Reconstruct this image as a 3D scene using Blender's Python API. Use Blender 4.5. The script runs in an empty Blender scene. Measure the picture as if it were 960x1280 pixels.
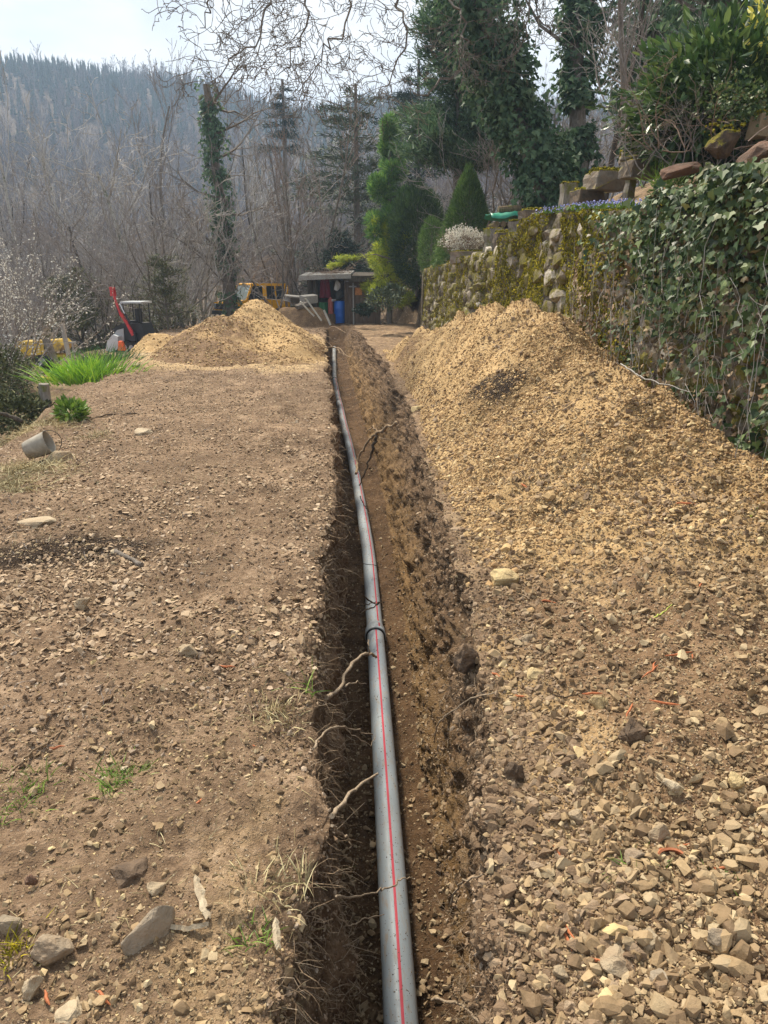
import bpy, bmesh, math, random
import numpy as np
from mathutils import Vector, Matrix, noise as mnoise
random.seed(7)
R = np.random.RandomState(11)
scene = bpy.context.scene
COL = scene.collection
rad = math.radians

# ---------------------------------------------------------------- camera
PITCH, YAW, CAMZ, FPX = rad(17.4), rad(4.1), 1.6, 924.0
cd = bpy.data.cameras.new('camera')
cam = bpy.data.objects.new('camera', cd)
COL.objects.link(cam)
cam.location = (0, 0, CAMZ)
cam.rotation_euler = (math.pi/2 - PITCH, 0, -YAW)
cd.sensor_fit = 'VERTICAL'
cd.sensor_height = 36.0
cd.lens = 36.0*FPX/1280.0
cd.clip_start = 0.05
cd.clip_end = 4000
scene.camera = cam

# ---------------------------------------------------------------- world and sun
SUN_EL, SUN_AZ = rad(55), rad(-30)      # azimuth from +Y, towards -X: from the left
w = bpy.data.worlds.new('World')
scene.world = w
w.use_nodes = True
nt = w.node_tree
nt.nodes.clear()
def wn(t, **k):
    n = nt.nodes.new(t)
    for a, b in k.items():
        setattr(n, a, b)
    return n
out = wn('ShaderNodeOutputWorld')
bg = wn('ShaderNodeBackground')
bg.inputs['Strength'].default_value = 0.092
sky = wn('ShaderNodeTexSky', sky_type='NISHITA', sun_disc=False)
sky.sun_elevation = SUN_EL
sky.sun_rotation = SUN_AZ
sky.air_density = 1.2
sky.dust_density = 2.0
tc = wn('ShaderNodeTexCoord')
mp = wn('ShaderNodeMapping')
mp.inputs['Scale'].default_value = (1.0, 1.0, 3.2)
mp.inputs['Location'].default_value = (0.35, 0.1, 0.25)
nz = wn('ShaderNodeTexNoise')
nz.inputs['Scale'].default_value = 2.3
nz.inputs['Detail'].default_value = 7
nz.inputs['Roughness'].default_value = 0.55
nz.inputs['Distortion'].default_value = 0.35
cr = wn('ShaderNodeValToRGB')
cr.color_ramp.elements[0].position = 0.38
cr.color_ramp.elements[0].color = (2.9, 3.3, 3.85, 1)
cr.color_ramp.elements[1].position = 0.56
cr.color_ramp.elements[1].color = (4.7, 4.72, 4.72, 1)
nz2 = wn('ShaderNodeTexNoise')
nz2.inputs['Scale'].default_value = 1.6
nz2.inputs['Detail'].default_value = 4
cov = wn('ShaderNodeMapRange')
cov.inputs['From Min'].default_value = 0.3
cov.inputs['From Max'].default_value = 0.5
cov.inputs['To Min'].default_value = 0.93
cov.inputs['To Max'].default_value = 1.0
mx = wn('ShaderNodeMixRGB')
L = nt.links.new
L(tc.outputs['Generated'], mp.inputs['Vector'])
L(mp.outputs['Vector'], nz.inputs['Vector'])
L(mp.outputs['Vector'], nz2.inputs['Vector'])
L(nz.outputs['Fac'], cr.inputs['Fac'])
L(nz2.outputs['Fac'], cov.inputs['Value'])
L(cov.outputs['Result'], mx.inputs['Fac'])
L(sky.outputs['Color'], mx.inputs['Color1'])
L(cr.outputs['Color'], mx.inputs['Color2'])
L(mx.outputs['Color'], bg.inputs['Color'])
L(bg.outputs['Background'], out.inputs['Surface'])
sd = bpy.data.lights.new('sun', 'SUN')
sun = bpy.data.objects.new('sun', sd)
COL.objects.link(sun)
sd.energy = 3.0
sd.angle = rad(12)
sd.color = (1.0, 0.90, 0.74)
sv = Vector((math.sin(SUN_AZ)*math.cos(SUN_EL), math.cos(SUN_AZ)*math.cos(SUN_EL), math.sin(SUN_EL)))
sun.rotation_euler = sv.to_track_quat('Z', 'Y').to_euler()
sun.location = (0, 0, 30)
scene.view_settings.view_transform = 'Standard'
scene.view_settings.look = 'None'
scene.view_settings.exposure = 1.38
scene.view_settings.gamma = 1.0
scene.view_settings.use_curve_mapping = False
scene.cycles.volume_bounces = 1
scene.cycles.max_bounces = 5

# ---------------------------------------------------------------- small maths
def ray(px, py):
    dx, dy = (px-480)/FPX, (640-py)/FPX
    fw = math.cos(PITCH)+dy*math.sin(PITCH)
    up = dy*math.cos(PITCH)-math.sin(PITCH)
    return Vector((math.sin(YAW)*fw+math.cos(YAW)*dx, math.cos(YAW)*fw-math.sin(YAW)*dx, up))
def at(px, py, t):
    return Vector((0, 0, CAMZ))+ray(px, py)*t
def _h(ix, iy, iz, seed):
    n = (ix*374761393 + iy*668265263 + iz*2147483647 + seed*1274126177) & 0xffffffff
    n = ((n ^ (n >> 13))*1274126177) & 0xffffffff
    n = n ^ (n >> 16)
    return (n & 0xffffff)/float(0xffffff)
def vnoise(x, y, z=0.0, seed=0):
    x, y, z = np.broadcast_arrays(np.asarray(x, float), np.asarray(y, float), np.asarray(z, float))
    ix, iy, iz = np.floor(x).astype(np.int64), np.floor(y).astype(np.int64), np.floor(z).astype(np.int64)
    fx, fy, fz = x-ix, y-iy, z-iz
    fx, fy, fz = fx*fx*(3-2*fx), fy*fy*(3-2*fy), fz*fz*(3-2*fz)
    r = 0
    for a in (0, 1):
        for b in (0, 1):
            for c in (0, 1):
                wgt = (fx if a else 1-fx)*(fy if b else 1-fy)*(fz if c else 1-fz)
                r = r+wgt*_h(ix+a, iy+b, iz+c, seed)
    return r*2-1
def fbm(x, y, z=0.0, o=4, seed=0, g=0.5):
    r, a, f = 0, 1.0, 1.0
    for i in range(o):
        r = r+a*vnoise(np.asarray(x)*f+i*17.3, np.asarray(y)*f+i*9.1, np.asarray(z)*f, seed+i)
        a *= g
        f *= 2.03
    return r
def sstep(a, b, x):
    t = np.clip((np.asarray(x, float)-a)/(b-a), 0, 1)
    return t*t*(3-2*t)
def unit(v):
    return v/np.maximum(np.linalg.norm(v, axis=-1, keepdims=True), 1e-9)

# ---------------------------------------------------------------- mesh helpers
def mesh(name, V, F, mat=None, smooth=False, attrs=None):
    V = np.asarray(V, np.float32).reshape(-1, 3)
    F = np.asarray(F, np.int32)
    me = bpy.data.meshes.new(name)
    k = F.shape[1]
    me.vertices.add(len(V))
    me.vertices.foreach_set('co', V.ravel())
    me.loops.add(F.size)
    me.loops.foreach_set('vertex_index', F.ravel())
    me.polygons.add(len(F))
    me.polygons.foreach_set('loop_start', np.arange(0, F.size, k, dtype=np.int32))
    me.polygons.foreach_set('loop_total', np.full(len(F), k, np.int32))
    me.update(calc_edges=True)
    me.validate()
    me.polygons.foreach_set('use_smooth', np.full(len(me.polygons), bool(smooth)))
    for an, av in (attrs or {}).items():
        a = me.attributes.new(an, 'FLOAT', 'POINT')
        a.data.foreach_set('value', np.asarray(av, np.float32).ravel())
    if mat:
        me.materials.append(mat)
    return me
def link(name, me, parent=None, label=None, cat=None, group=None, kind=None):
    o = bpy.data.objects.new(name, me)
    COL.objects.link(o)
    if parent is not None:
        o.parent = parent
    tag(o, label, cat, group, kind)
    return o
def tag(o, label=None, cat=None, group=None, kind=None):
    for k, v in (('label', label), ('category', cat), ('group', group), ('kind', kind)):
        if v:
            o[k] = v
def thing(name, label, cat, loc=(0, 0, 0), rz=0, group=None):
    o = bpy.data.objects.new(name, None)
    o.empty_display_size = 0.1
    COL.objects.link(o)
    o.location = loc
    o.rotation_euler = (0, 0, rz)
    tag(o, label, cat, group)
    return o
def ob(name, V, F, mat, parent=None, smooth=False, attrs=None, **k):
    return link(name, mesh(name, V, F, mat, smooth, attrs), parent, **k)
def copy_tree(o, parent=None):
    c = o.copy()
    COL.objects.link(c)
    c.parent = parent
    for ch in o.children:
        copy_tree(ch, c)
    return c
class MB:
    """collects quads/tris as tris"""
    def __init__(s):
        s.V, s.F, s.A, s.n = [], [], [], 0
    def add(s, V, F, a=None):
        V = np.asarray(V, float).reshape(-1, 3)
        F = np.asarray(F, int)
        if F.shape[1] == 4:
            F = np.concatenate([F[:, [0, 1, 2]], F[:, [0, 2, 3]]])
        s.V.append(V); s.F.append(F+s.n); s.n += len(V)
        s.A.append(np.full(len(V), random.random() if a is None else 0.0)+(0 if a is None else a))
        return s
    def box(s, c, d, rot=None, jit=0.0):
        c = np.array(c, float); d = np.array(d, float)/2
        P = np.array([[x, y, z] for x in (-1, 1) for y in (-1, 1) for z in (-1, 1)], float)*d
        if jit:
            P += R.uniform(-jit, jit, P.shape)
        if rot is not None:
            M = np.array(rot.to_matrix() if hasattr(rot, 'to_matrix') else rot)
            P = P @ M.T
        return s.add(P+c, [[0, 1, 3, 2], [4, 6, 7, 5], [0, 4, 5, 1], [2, 3, 7, 6], [0, 2, 6, 4], [1, 5, 7, 3]])
    def tube(s, pts, r, n=8, caps=True):
        V, F = polytube(pts, r, n)
        s.add(V, F)
        if caps:
            for k, c in ((0, pts[0]), (len(pts)-1, pts[-1])):
                ring = V[k*n:(k+1)*n]
                s.add(np.vstack([ring, [c]]), [[i, (i+1) % n, n] for i in range(n)])
        return s
    def prism(s, poly, axis, a, b):
        """polygon in the two other axes, extruded along axis from a to b"""
        n = len(poly)
        V = []
        for t in (a, b):
            for p in poly:
                q = list(p); q.insert(axis, t); V.append(q)
        F = [[i, (i+1) % n, n+(i+1) % n, n+i] for i in range(n)]
        s.add(V, F)
        for o in (0, n):
            s.add(np.array(V)[o:o+n], [[0, i, i+1] for i in range(1, n-1)])
        return s
    def obj(s, name, mat, parent=None, smooth=False, **k):
        V = np.concatenate(s.V); F = np.concatenate(s.F)
        return ob(name, V, F, mat, parent, smooth, {'rnd': np.concatenate(s.A)}, **k)
def polytube(pts, r, n=8):
    P = np.asarray(pts, float).reshape(-1, 3)
    m = len(P)
    r = np.broadcast_to(np.asarray(r, float), (m,))
    T = unit(np.gradient(P, axis=0))
    up = np.array([0.0, 0, 1.0])
    if abs(T[0] @ up) > 0.9:
        up = np.array([1.0, 0, 0])
    N = unit(np.cross(T, up)); B = np.cross(T, N)
    a = np.arange(n)*2*np.pi/n
    V = P[:, None]+r[:, None, None]*(np.cos(a)[None, :, None]*N[:, None]+np.sin(a)[None, :, None]*B[:, None])
    i, j = np.meshgrid(np.arange(m-1), np.arange(n), indexing='ij')
    F = np.stack([i*n+j, i*n+(j+1) % n, (i+1)*n+(j+1) % n, (i+1)*n+j], -1).reshape(-1, 4)
    return V.reshape(-1, 3), F
def segtubes(S, n=3):
    """S: (k,8) p0 p1 r0 r1 -> open prisms"""
    S = np.asarray(S, float)
    p0, p1, r0, r1 = S[:, :3], S[:, 3:6], S[:, 6], S[:, 7]
    T = unit(p1-p0)
    up = np.where(np.abs(T[:, 2:3]) > 0.9, [[1.0, 0, 0]], [[0, 0, 1.0]])
    N = unit(np.cross(T, up)); B = np.cross(T, N)
    a = np.arange(n)*2*np.pi/n
    D = np.cos(a)[None, :, None]*N[:, None]+np.sin(a)[None, :, None]*B[:, None]
    V = np.concatenate([p0[:, None]+D*r0[:, None, None], p1[:, None]+D*r1[:, None, None]], 1)
    b = (np.arange(len(S))*2*n)[:, None, None]
    j = np.arange(n)
    f = np.stack([j, (j+1) % n, n+(j+1) % n, n+j], -1)[None]
    return V.reshape(-1, 3), (b+f).reshape(-1, 4)
def rotmats(n, tilt=None, up=None):
    """random rotations (uniform) or spin about z then lean"""
    q = R.normal(size=(n, 4)); q /= np.linalg.norm(q, axis=1, keepdims=True)
    w_, x, y, z = q.T
    return np.stack([np.stack([1-2*(y*y+z*z), 2*(x*y-z*w_), 2*(x*z+y*w_)], -1),
                     np.stack([2*(x*y+z*w_), 1-2*(x*x+z*z), 2*(y*z-x*w_)], -1),
                     np.stack([2*(x*z-y*w_), 2*(y*z+x*w_), 1-2*(x*x+y*y)], -1)], 1)
def frames(N, spin=None):
    """rotation matrices whose local z is N, with random spin"""
    N = unit(N)
    up = np.where(np.abs(N[:, 2:3]) > 0.95, [[1.0, 0, 0]], [[0, 0, 1.0]])
    X = unit(np.cross(up, N)); Y = np.cross(N, X)
    a = R.uniform(0, 2*np.pi, len(N)) if spin is None else spin
    X2 = X*np.cos(a)[:, None]+Y*np.sin(a)[:, None]
    Y2 = np.cross(N, X2)
    return np.stack([X2, Y2, N], -1)
def join(variants, pos, M, scale, rnd):
    """place copies of the variant meshes -> V, F, attribute"""
    scale = np.asarray(scale, float)
    if scale.ndim == 1:
        scale = np.repeat(scale[:, None], 3, 1)
    VV, FF, AA, n = [], [], [], 0
    pick = R.randint(0, len(variants), len(pos))
    for k, (v, f) in enumerate(variants):
        s = np.where(pick == k)[0]
        if not len(s):
            continue
        P = np.einsum('nij,nvj->nvi', M[s], v[None]*scale[s][:, None, :])+pos[s][:, None]
        VV.append(P.reshape(-1, 3))
        FF.append((f[None]+(np.arange(len(s))*len(v))[:, None, None]).reshape(-1, f.shape[1])+n)
        AA.append(np.repeat(rnd[s], len(v)))
        n += len(s)*len(v)
    return np.concatenate(VV), np.concatenate(FF), np.concatenate(AA)

_COLL = {}
def coll_of(variants, mat, smooth=False):
    key = (id(variants), mat.name)
    if key not in _COLL:
        c = bpy.data.collections.new('variants')
        for i, (v, f) in enumerate(variants):
            c.objects.link(bpy.data.objects.new('piece_%02d' % i, mesh('piece', v, f, mat, smooth)))
        _COLL[key] = c
    return _COLL[key]
def scatter(name, variants, pos, M, scale, mat, parent=None, kind='stuff', smooth=False, label=None, cat=None):
    """stuff as instances on a cloud of points"""
    n = len(pos)
    scale = np.asarray(scale, float)
    if scale.ndim == 1:
        scale = np.repeat(scale[:, None], 3, 1)
    me = bpy.data.meshes.new(name)
    me.vertices.add(n)
    me.vertices.foreach_set('co', np.asarray(pos, np.float32).ravel())
    eul = np.stack([np.arctan2(M[:, 2, 1], M[:, 2, 2]), -np.arcsin(np.clip(M[:, 2, 0], -1, 1)), np.arctan2(M[:, 1, 0], M[:, 0, 0])], -1)
    for an, av in (('rot', eul), ('scl', scale)):
        a = me.attributes.new(an, 'FLOAT_VECTOR', 'POINT')
        a.data.foreach_set('vector', np.asarray(av, np.float32).ravel())
    a = me.attributes.new('pick', 'INT', 'POINT')
    a.data.foreach_set('value', R.randint(0, len(variants), n).astype(np.int32))
    me.materials.append(mat)
    o = link(name, me, parent, label, cat, None, kind)
    g = bpy.data.node_groups.new(name, 'GeometryNodeTree')
    g.interface.new_socket('Geometry', in_out='INPUT', socket_type='NodeSocketGeometry')
    g.interface.new_socket('Geometry', in_out='OUTPUT', socket_type='NodeSocketGeometry')
    gi = g.nodes.new('NodeGroupInput'); go = g.nodes.new('NodeGroupOutput')
    ip = g.nodes.new('GeometryNodeInstanceOnPoints'); ip.inputs['Pick Instance'].default_value = True
    mp_ = g.nodes.new('GeometryNodeMeshToPoints')
    ci = g.nodes.new('GeometryNodeCollectionInfo')
    ci.inputs['Collection'].default_value = coll_of(variants, mat, smooth)
    ci.inputs['Separate Children'].default_value = True
    ci.inputs['Reset Children'].default_value = True
    def na(nm, t):
        q = g.nodes.new('GeometryNodeInputNamedAttribute'); q.data_type = t; q.inputs['Name'].default_value = nm
        return q.outputs['Attribute']
    e2r = g.nodes.new('FunctionNodeEulerToRotation')
    lk = g.links.new
    lk(gi.outputs[0], mp_.inputs['Mesh']); lk(mp_.outputs[0], ip.inputs['Points']); lk(ci.outputs[0], ip.inputs['Instance'])
    lk(na('pick', 'INT'), ip.inputs['Instance Index'])
    lk(na('rot', 'FLOAT_VECTOR'), e2r.inputs[0]); lk(e2r.outputs[0], ip.inputs['Rotation'])
    lk(na('scl', 'FLOAT_VECTOR'), ip.inputs['Scale'])
    lk(ip.outputs[0], go.inputs[0])
    md = o.modifiers.new('scatter', 'NODES'); md.node_group = g
    return o
def hull_rock(npts, flat=1.0, seed=0, cut=0.25):
    rs = np.random.RandomState(seed)
    P = unit(rs.normal(size=(npts, 3)))*rs.uniform(1-cut, 1.0, (npts, 1))*np.array([1.0, 0.78, 0.62*flat])
    bm = bmesh.new()
    for p in P:
        bm.verts.new(p)
    r = bmesh.ops.convex_hull(bm, input=bm.verts)
    for v in [v for v in bm.verts if not v.link_faces]:
        bm.verts.remove(v)
    bmesh.ops.triangulate(bm, faces=bm.faces)
    bm.verts.index_update()
    V = np.array([v.co[:] for v in bm.verts]); F = np.array([[v.index for v in f.verts] for f in bm.faces])
    bm.free()
    return V, F
PEB = [hull_rock(11, 1.0, s) for s in range(14)]
PEBS = [hull_rock(7, 1.0, s+20) for s in range(12)]
CHIP = [hull_rock(10, 0.4, s+40) for s in range(8)]
ROCK = [hull_rock(22, 1.0, s+80, 0.2) for s in range(14)]
def box_hull(seed):
    rs = np.random.RandomState(seed)
    P = np.array([[x, y*.78, z] for x in (-1, 1) for y in (-1, 1) for z in (-1, 1)], float)+rs.uniform(-.14, .10, (8, 3))
    P = np.concatenate([P, P[[0, 3, 5, 6]]*rs.uniform(.75, 1.05, (4, 3))])
    bm = bmesh.new()
    for p in P:
        bm.verts.new(p)
    bmesh.ops.convex_hull(bm, input=bm.verts)
    for v in [v for v in bm.verts if not v.link_faces]:
        bm.verts.remove(v)
    bmesh.ops.triangulate(bm, faces=bm.faces); bm.verts.index_update()
    V = np.array([v.co[:] for v in bm.verts]); F = np.array([[v.index for v in f.verts] for f in bm.faces]); bm.free()
    return V, F
def big_rock(name, c, d, rz=0, tilt=(0, 0), mat=None, label=None, cat='rock', seed=0, sub=2, parent=None, rough=0.06, group=None, npts=16, boxy=False):
    V, F = hull_rock(npts, 1.0/0.62, seed+200, 0.22) if not boxy else box_hull(seed)
    me = mesh(name, V, F)
    bm = bmesh.new(); bm.from_mesh(me)
    bmesh.ops.bevel(bm, geom=list(bm.edges), offset=0.06, segments=1, affect='EDGES', profile=0.5)
    bmesh.ops.triangulate(bm, faces=bm.faces)
    bmesh.ops.subdivide_edges(bm, edges=[e for e in bm.edges if e.calc_length() > 0.18], cuts=sub, use_grid_fill=True)
    bmesh.ops.triangulate(bm, faces=bm.faces)
    for v in bm.verts:
        p = v.co
        k = mnoise.fractal(p*2.2+Vector((seed*3.1, 0, 0)), 0.9, 2.1, 4)
        v.co = p*(1+rough*2.2*k)
    bm.to_mesh(me); bm.free()
    me.materials.append(mat)
    o = link(name, me, parent, label, cat, group)
    o.location = c
    o.rotation_euler = (tilt[0], tilt[1], rz)
    dd = Vector(d)
    me.transform(Matrix.Diagonal((dd.x/2, dd.y/2/0.78, dd.z/2, 1)))
    me.update()
    return o

# ---------------------------------------------------------------- materials
MATS = {}
class N:
    def __init__(s, name, rough=0.9, spec=0.3):
        s.m = bpy.data.materials.new(name); s.m.use_nodes = True
        s.t = s.m.node_tree; s.b = s.t.nodes['Principled BSDF']
        s.b.inputs['Roughness'].default_value = rough
        s.b.inputs['Specular IOR Level'].default_value = spec
        MATS[name] = s.m
        s.co = s.n('ShaderNodeTexCoord')
        s.geo = s.n('ShaderNodeNewGeometry')
        s.pos = s.geo.outputs['Position']
    def n(s, t, **k):
        q = s.t.nodes.new(t)
        for a, b in k.items():
            setattr(q, a, b)
        return q
    def l(s, a, b):
        s.t.links.new(a, b)
    def noise(s, scale, det=4, rough=0.6, vec=None, dist=0.0, stretch=None):
        q = s.n('ShaderNodeTexNoise')
        q.inputs['Scale'].default_value = scale; q.inputs['Detail'].default_value = det
        q.inputs['Roughness'].default_value = rough; q.inputs['Distortion'].default_value = dist
        v = s.pos if vec is None else vec
        if stretch:
            m = s.n('ShaderNodeMapping'); m.inputs['Scale'].default_value = stretch
            s.l(v, m.inputs['Vector']); v = m.outputs['Vector']
        s.l(v, q.inputs['Vector'])
        return q.outputs['Fac']
    def vor(s, scale, out='Distance', feature='F1', vec=None):
        q = s.n('ShaderNodeTexVoronoi', feature=feature)
        q.inputs['Scale'].default_value = scale
        s.l(s.pos if vec is None else vec, q.inputs['Vector'])
        return q.outputs[out]
    def ramp(s, fac, stops):
        q = s.n('ShaderNodeValToRGB')
        e = q.color_ramp.elements
        while len(e) < len(stops):
            e.new(0.5)
        for k, (p, c) in enumerate(stops):
            e[k].position = p
            e[k].color = tuple(c)+(1,) if len(c) == 3 else c
        s.l(fac, q.inputs['Fac'])
        return q.outputs['Color']
    def mix(s, f, a, b, mode='MIX'):
        q = s.n('ShaderNodeMixRGB', blend_type=mode)
        for i, v in ((0, f), (1, a), (2, b)):
            if isinstance(v, (int, float)):
                q.inputs[i].default_value = v
            elif isinstance(v, tuple):
                q.inputs[i].default_value = v+(1,)
            else:
                s.l(v, q.inputs[i])
        return q.outputs[0]
    def math(s, op, a, b=0.0, clamp=False):
        q = s.n('ShaderNodeMath', operation=op, use_clamp=clamp)
        for i, v in ((0, a), (1, b)):
            if isinstance(v, (int, float)):
                q.inputs[i].default_value = v
            else:
                s.l(v, q.inputs[i])
        return q.outputs[0]
    def rng(s, v, a, b, c=0.0, d=1.0):
        q = s.n('ShaderNodeMapRange')
        s.l(v, q.inputs['Value'])
        for i, k in ((1, a), (2, b), (3, c), (4, d)):
            q.inputs[i].default_value = k
        return q.outputs['Result']
    def attr(s, name):
        q = s.n('ShaderNodeAttribute', attribute_name=name)
        return q.outputs['Fac']
    def rnd(s):
        oi = s.n('ShaderNodeObjectInfo')
        return s.math('FRACT', s.math('ADD', oi.outputs['Random'], s.attr('rnd')))
    def col(s, c):
        if isinstance(c, tuple):
            s.b.inputs['Base Color'].default_value = c+(1,)
        else:
            s.l(c, s.b.inputs['Base Color'])
        return s
    def bump(s, h, strength=0.5, dist=0.01):
        q = s.n('ShaderNodeBump')
        q.inputs['Strength'].default_value = strength
        q.inputs['Distance'].default_value = dist
        s.l(h, q.inputs['Height'])
        s.l(q.outputs['Normal'], s.b.inputs['Normal'])
        return s

# soil: brown earth / yellow sand / black humus / green, steered by attributes that say what lies where
def soil(name, br, sd_, dk=(.028, .019, .013), gr=(.10, .13, .03), fine=1.0):
    q = N(name, 0.95, 0.15)
    n1 = q.noise(3.1, 6, 0.65); n2 = q.noise(28*fine, 5, 0.7); n3 = q.noise(140*fine, 3, 0.7)
    brown = q.ramp(q.math('ADD', q.math('MULTIPLY', n1, 0.45), q.math('MULTIPLY', n2, 0.55)), [(0.34, br[0]), (0.52, br[1]), (0.68, br[2])])
    sand = q.ramp(q.math('ADD', q.math('MULTIPLY', n1, 0.4), q.math('MULTIPLY', n2, 0.6)), [(0.33, sd_[0]), (0.5, sd_[1]), (0.68, sd_[2])])
    sf = q.rng(q.math('ADD', q.attr('sand'), q.math('MULTIPLY', q.math('SUBTRACT', q.noise(6, 5, .7), 0.5), 0.9)), 0.3, 0.7)
    c = q.mix(sf, brown, sand)
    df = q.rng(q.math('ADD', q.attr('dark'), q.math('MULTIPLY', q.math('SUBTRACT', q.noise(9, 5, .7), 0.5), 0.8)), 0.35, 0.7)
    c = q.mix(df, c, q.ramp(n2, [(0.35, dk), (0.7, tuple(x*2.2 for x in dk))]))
    gf = q.rng(q.math('ADD', q.attr('green'), q.math('MULTIPLY', q.math('SUBTRACT', q.noise(7, 5, .7), 0.5), 0.8)), 0.4, 0.75)
    c = q.mix(gf, c, q.ramp(n2, [(0.3, tuple(x*.6 for x in gr)), (0.7, tuple(x*1.5 for x in gr))]))
    wf = q.rng(q.math('ADD', q.attr('wet_shade'), q.math('MULTIPLY', q.math('SUBTRACT', q.noise(5, 5, .7), 0.5), 0.8)), 0.1, 0.9)
    c = q.mix(wf, c, q.mix(1.0, c, (.46, .40, .33), 'MULTIPLY'))  # multiplies the soil darker: moist tone and painted trench shade
    # pale chips of stone too small to model
    v = q.vor(75*fine); vc = q.vor(75*fine, 'Color')
    sep = q.n('ShaderNodeSeparateColor'); q.l(vc, sep.inputs[0])
    chip = q.math('MULTIPLY', q.rng(v, 0.34, 0.24), q.rng(sep.outputs[0], 0.6, 0.68))
    c = q.mix(q.math('MULTIPLY', chip, q.math('SUBTRACT', 0.75, q.math('MULTIPLY', q.attr('wet_shade'), .5))), c, q.mix(sep.outputs[1], (.34, .26, .18), (.56, .46, .34)))
    c = q.mix(1.0, c, q.ramp(q.noise(1.1, 5, .65), [(.34, (.74, .72, .70)), (.66, (1.18, 1.16, 1.14))]), 'MULTIPLY')
    q.col(c)
    h = q.math('ADD', q.math('MULTIPLY', n2, 0.9), q.math('ADD', q.math('MULTIPLY', n3, 0.35), q.math('MULTIPLY', chip, 0.3)))
    q.bump(h, 1.0, 0.03)
    return q.m
M_ground = soil('earth', [(.095, .062, .040), (.245, .168, .108), (.45, .33, .225)], [(.26, .17, .085), (.46, .33, .185), (.62, .47, .29)])
M_heap = soil('spoil', [(.10, .062, .036), (.24, .155, .09), (.40, .28, .17)], [(.24, .15, .068), (.49, .335, .165), (.67, .50, .28)])
M_terrain = soil('forest floor', [(.07, .05, .032), (.14, .10, .065), (.21, .16, .11)], [(.20, .17, .09), (.28, .24, .13), (.36, .32, .2)], fine=0.15)

def stone_mat(name, stops, rough=0.85, bumpd=0.006, sc=30, dirt=(.19, .125, .075), df=0.6, mossy=False):
    q = N(name, rough, 0.25)
    r = q.rnd()
    c = q.ramp(r, stops)
    n = q.noise(sc, 6, 0.7)
    c = q.mix(1.0, c, q.ramp(n, [(0.3, (.62, .6, .58)), (0.65, (1.15, 1.12, 1.08))]), 'MULTIPLY')
    c = q.mix(q.math('MULTIPLY', q.rng(q.noise(sc*0.5, 4, .7), 0.45, 0.65), df), c, dirt)
    if mossy:
        sx = q.n('ShaderNodeSeparateXYZ'); q.l(q.geo.outputs['Normal'], sx.inputs[0])
        up = q.math('ADD', q.math('MULTIPLY', sx.outputs[2], .55), q.math('MULTIPLY', q.noise(7, 5, .7), 1.0))
        c = q.mix(q.rng(up, .72, .86), c, q.ramp(q.noise(45, 4, .6), [(.3, (.09, .08, .01)), (.7, (.34, .28, .03))]))
    q.col(c).bump(q.math('ADD', n, q.math('MULTIPLY', q.noise(sc*5, 3, .6), .4)), 0.6, bumpd)
    return q.m
M_peb = stone_mat('limestone gravel', [(0, (.13, .09, .052)), (.3, (.26, .185, .105)), (.6, (.40, .295, .17)), (.85, (.38, .30, .19)), (.95, (.54, .44, .28)), (1, (.60, .47, .24))])
M_sandpeb = stone_mat('ochre crumb', [(0, (.24, .15, .07)), (.4, (.44, .29, .14)), (.75, (.56, .40, .20)), (1, (.68, .53, .30))])
M_brpeb = stone_mat('brown clods', [(0, (.12, .08, .05)), (.5, (.24, .165, .105)), (.8, (.36, .27, .19)), (1, (.5, .41, .32))])
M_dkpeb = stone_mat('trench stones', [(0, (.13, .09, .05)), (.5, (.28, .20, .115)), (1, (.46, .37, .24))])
M_rockw = stone_mat('pale limestone', [(0, (.34, .27, .18)), (1, (.50, .42, .30))], sc=20, bumpd=0.02, df=.6)
M_rocky = stone_mat('yellow limestone', [(0, (.46, .36, .19)), (1, (.56, .45, .25))], sc=20, bumpd=0.02, df=.6)
M_rockg = stone_mat('grey slate', [(0, (.27, .225, .165)), (1, (.37, .31, .235))], sc=14, bumpd=0.02, df=0.6)
M_rockr = stone_mat('rust brown stone', [(0, (.15, .085, .058)), (1, (.21, .125, .085))], sc=11, bumpd=0.035, dirt=(.085, .065, .05), df=.85)
M_clod = stone_mat('dark clod', [(0, (.10, .072, .05)), (1, (.17, .12, .085))], sc=20, bumpd=0.015)

def simple(name, c, rough=0.6, spec=0.4, var=0.15, sc=12, metal=0.0, bump=0.0, bd=.003, dirt=None, stretch=None):
    q = N(name, rough, spec)
    n = q.noise(sc, 5, 0.65, vec=q.co.outputs['Object'], stretch=stretch)
    a = tuple(x*(1-var) for x in c); b = tuple(min(1, x*(1+var)) for x in c)
    k = q.ramp(n, [(0.3, a), (0.7, b)])
    if dirt:
        k = q.mix(q.rng(q.noise(sc*.6, 6, .7, vec=q.co.outputs['Object']), 0.5, 0.66), k, dirt)
    q.col(k)
    q.b.inputs['Metallic'].default_value = metal
    if bump:
        q.bump(n, bump, bd)
    return q.m
def leafmat(name, stops, rough=0.5, spec=0.4, trans=0.0, back=None):
    q = N(name, rough, spec)
    c = q.ramp(q.rnd(), stops)
    c = q.mix(1.0, c, q.ramp(q.noise(1.7, 3, .6), [(0.35, (.72, .75, .72)), (0.65, (1.2, 1.18, 1.1))]), 'MULTIPLY')
    q.col(c)
    if trans:
        q.b.inputs['Transmission Weight'].default_value = 0
        t = q.n('ShaderNodeBsdfTranslucent'); q.l(c, t.inputs['Color'])
        m = q.n('ShaderNodeMixShader'); m.inputs[0].default_value = trans
        q.l(q.b.outputs[0], m.inputs[1]); q.l(t.outputs[0], m.inputs[2])
        q.l(m.outputs[0], q.t.nodes['Material Output'].inputs['Surface'])
    return q.m
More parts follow.
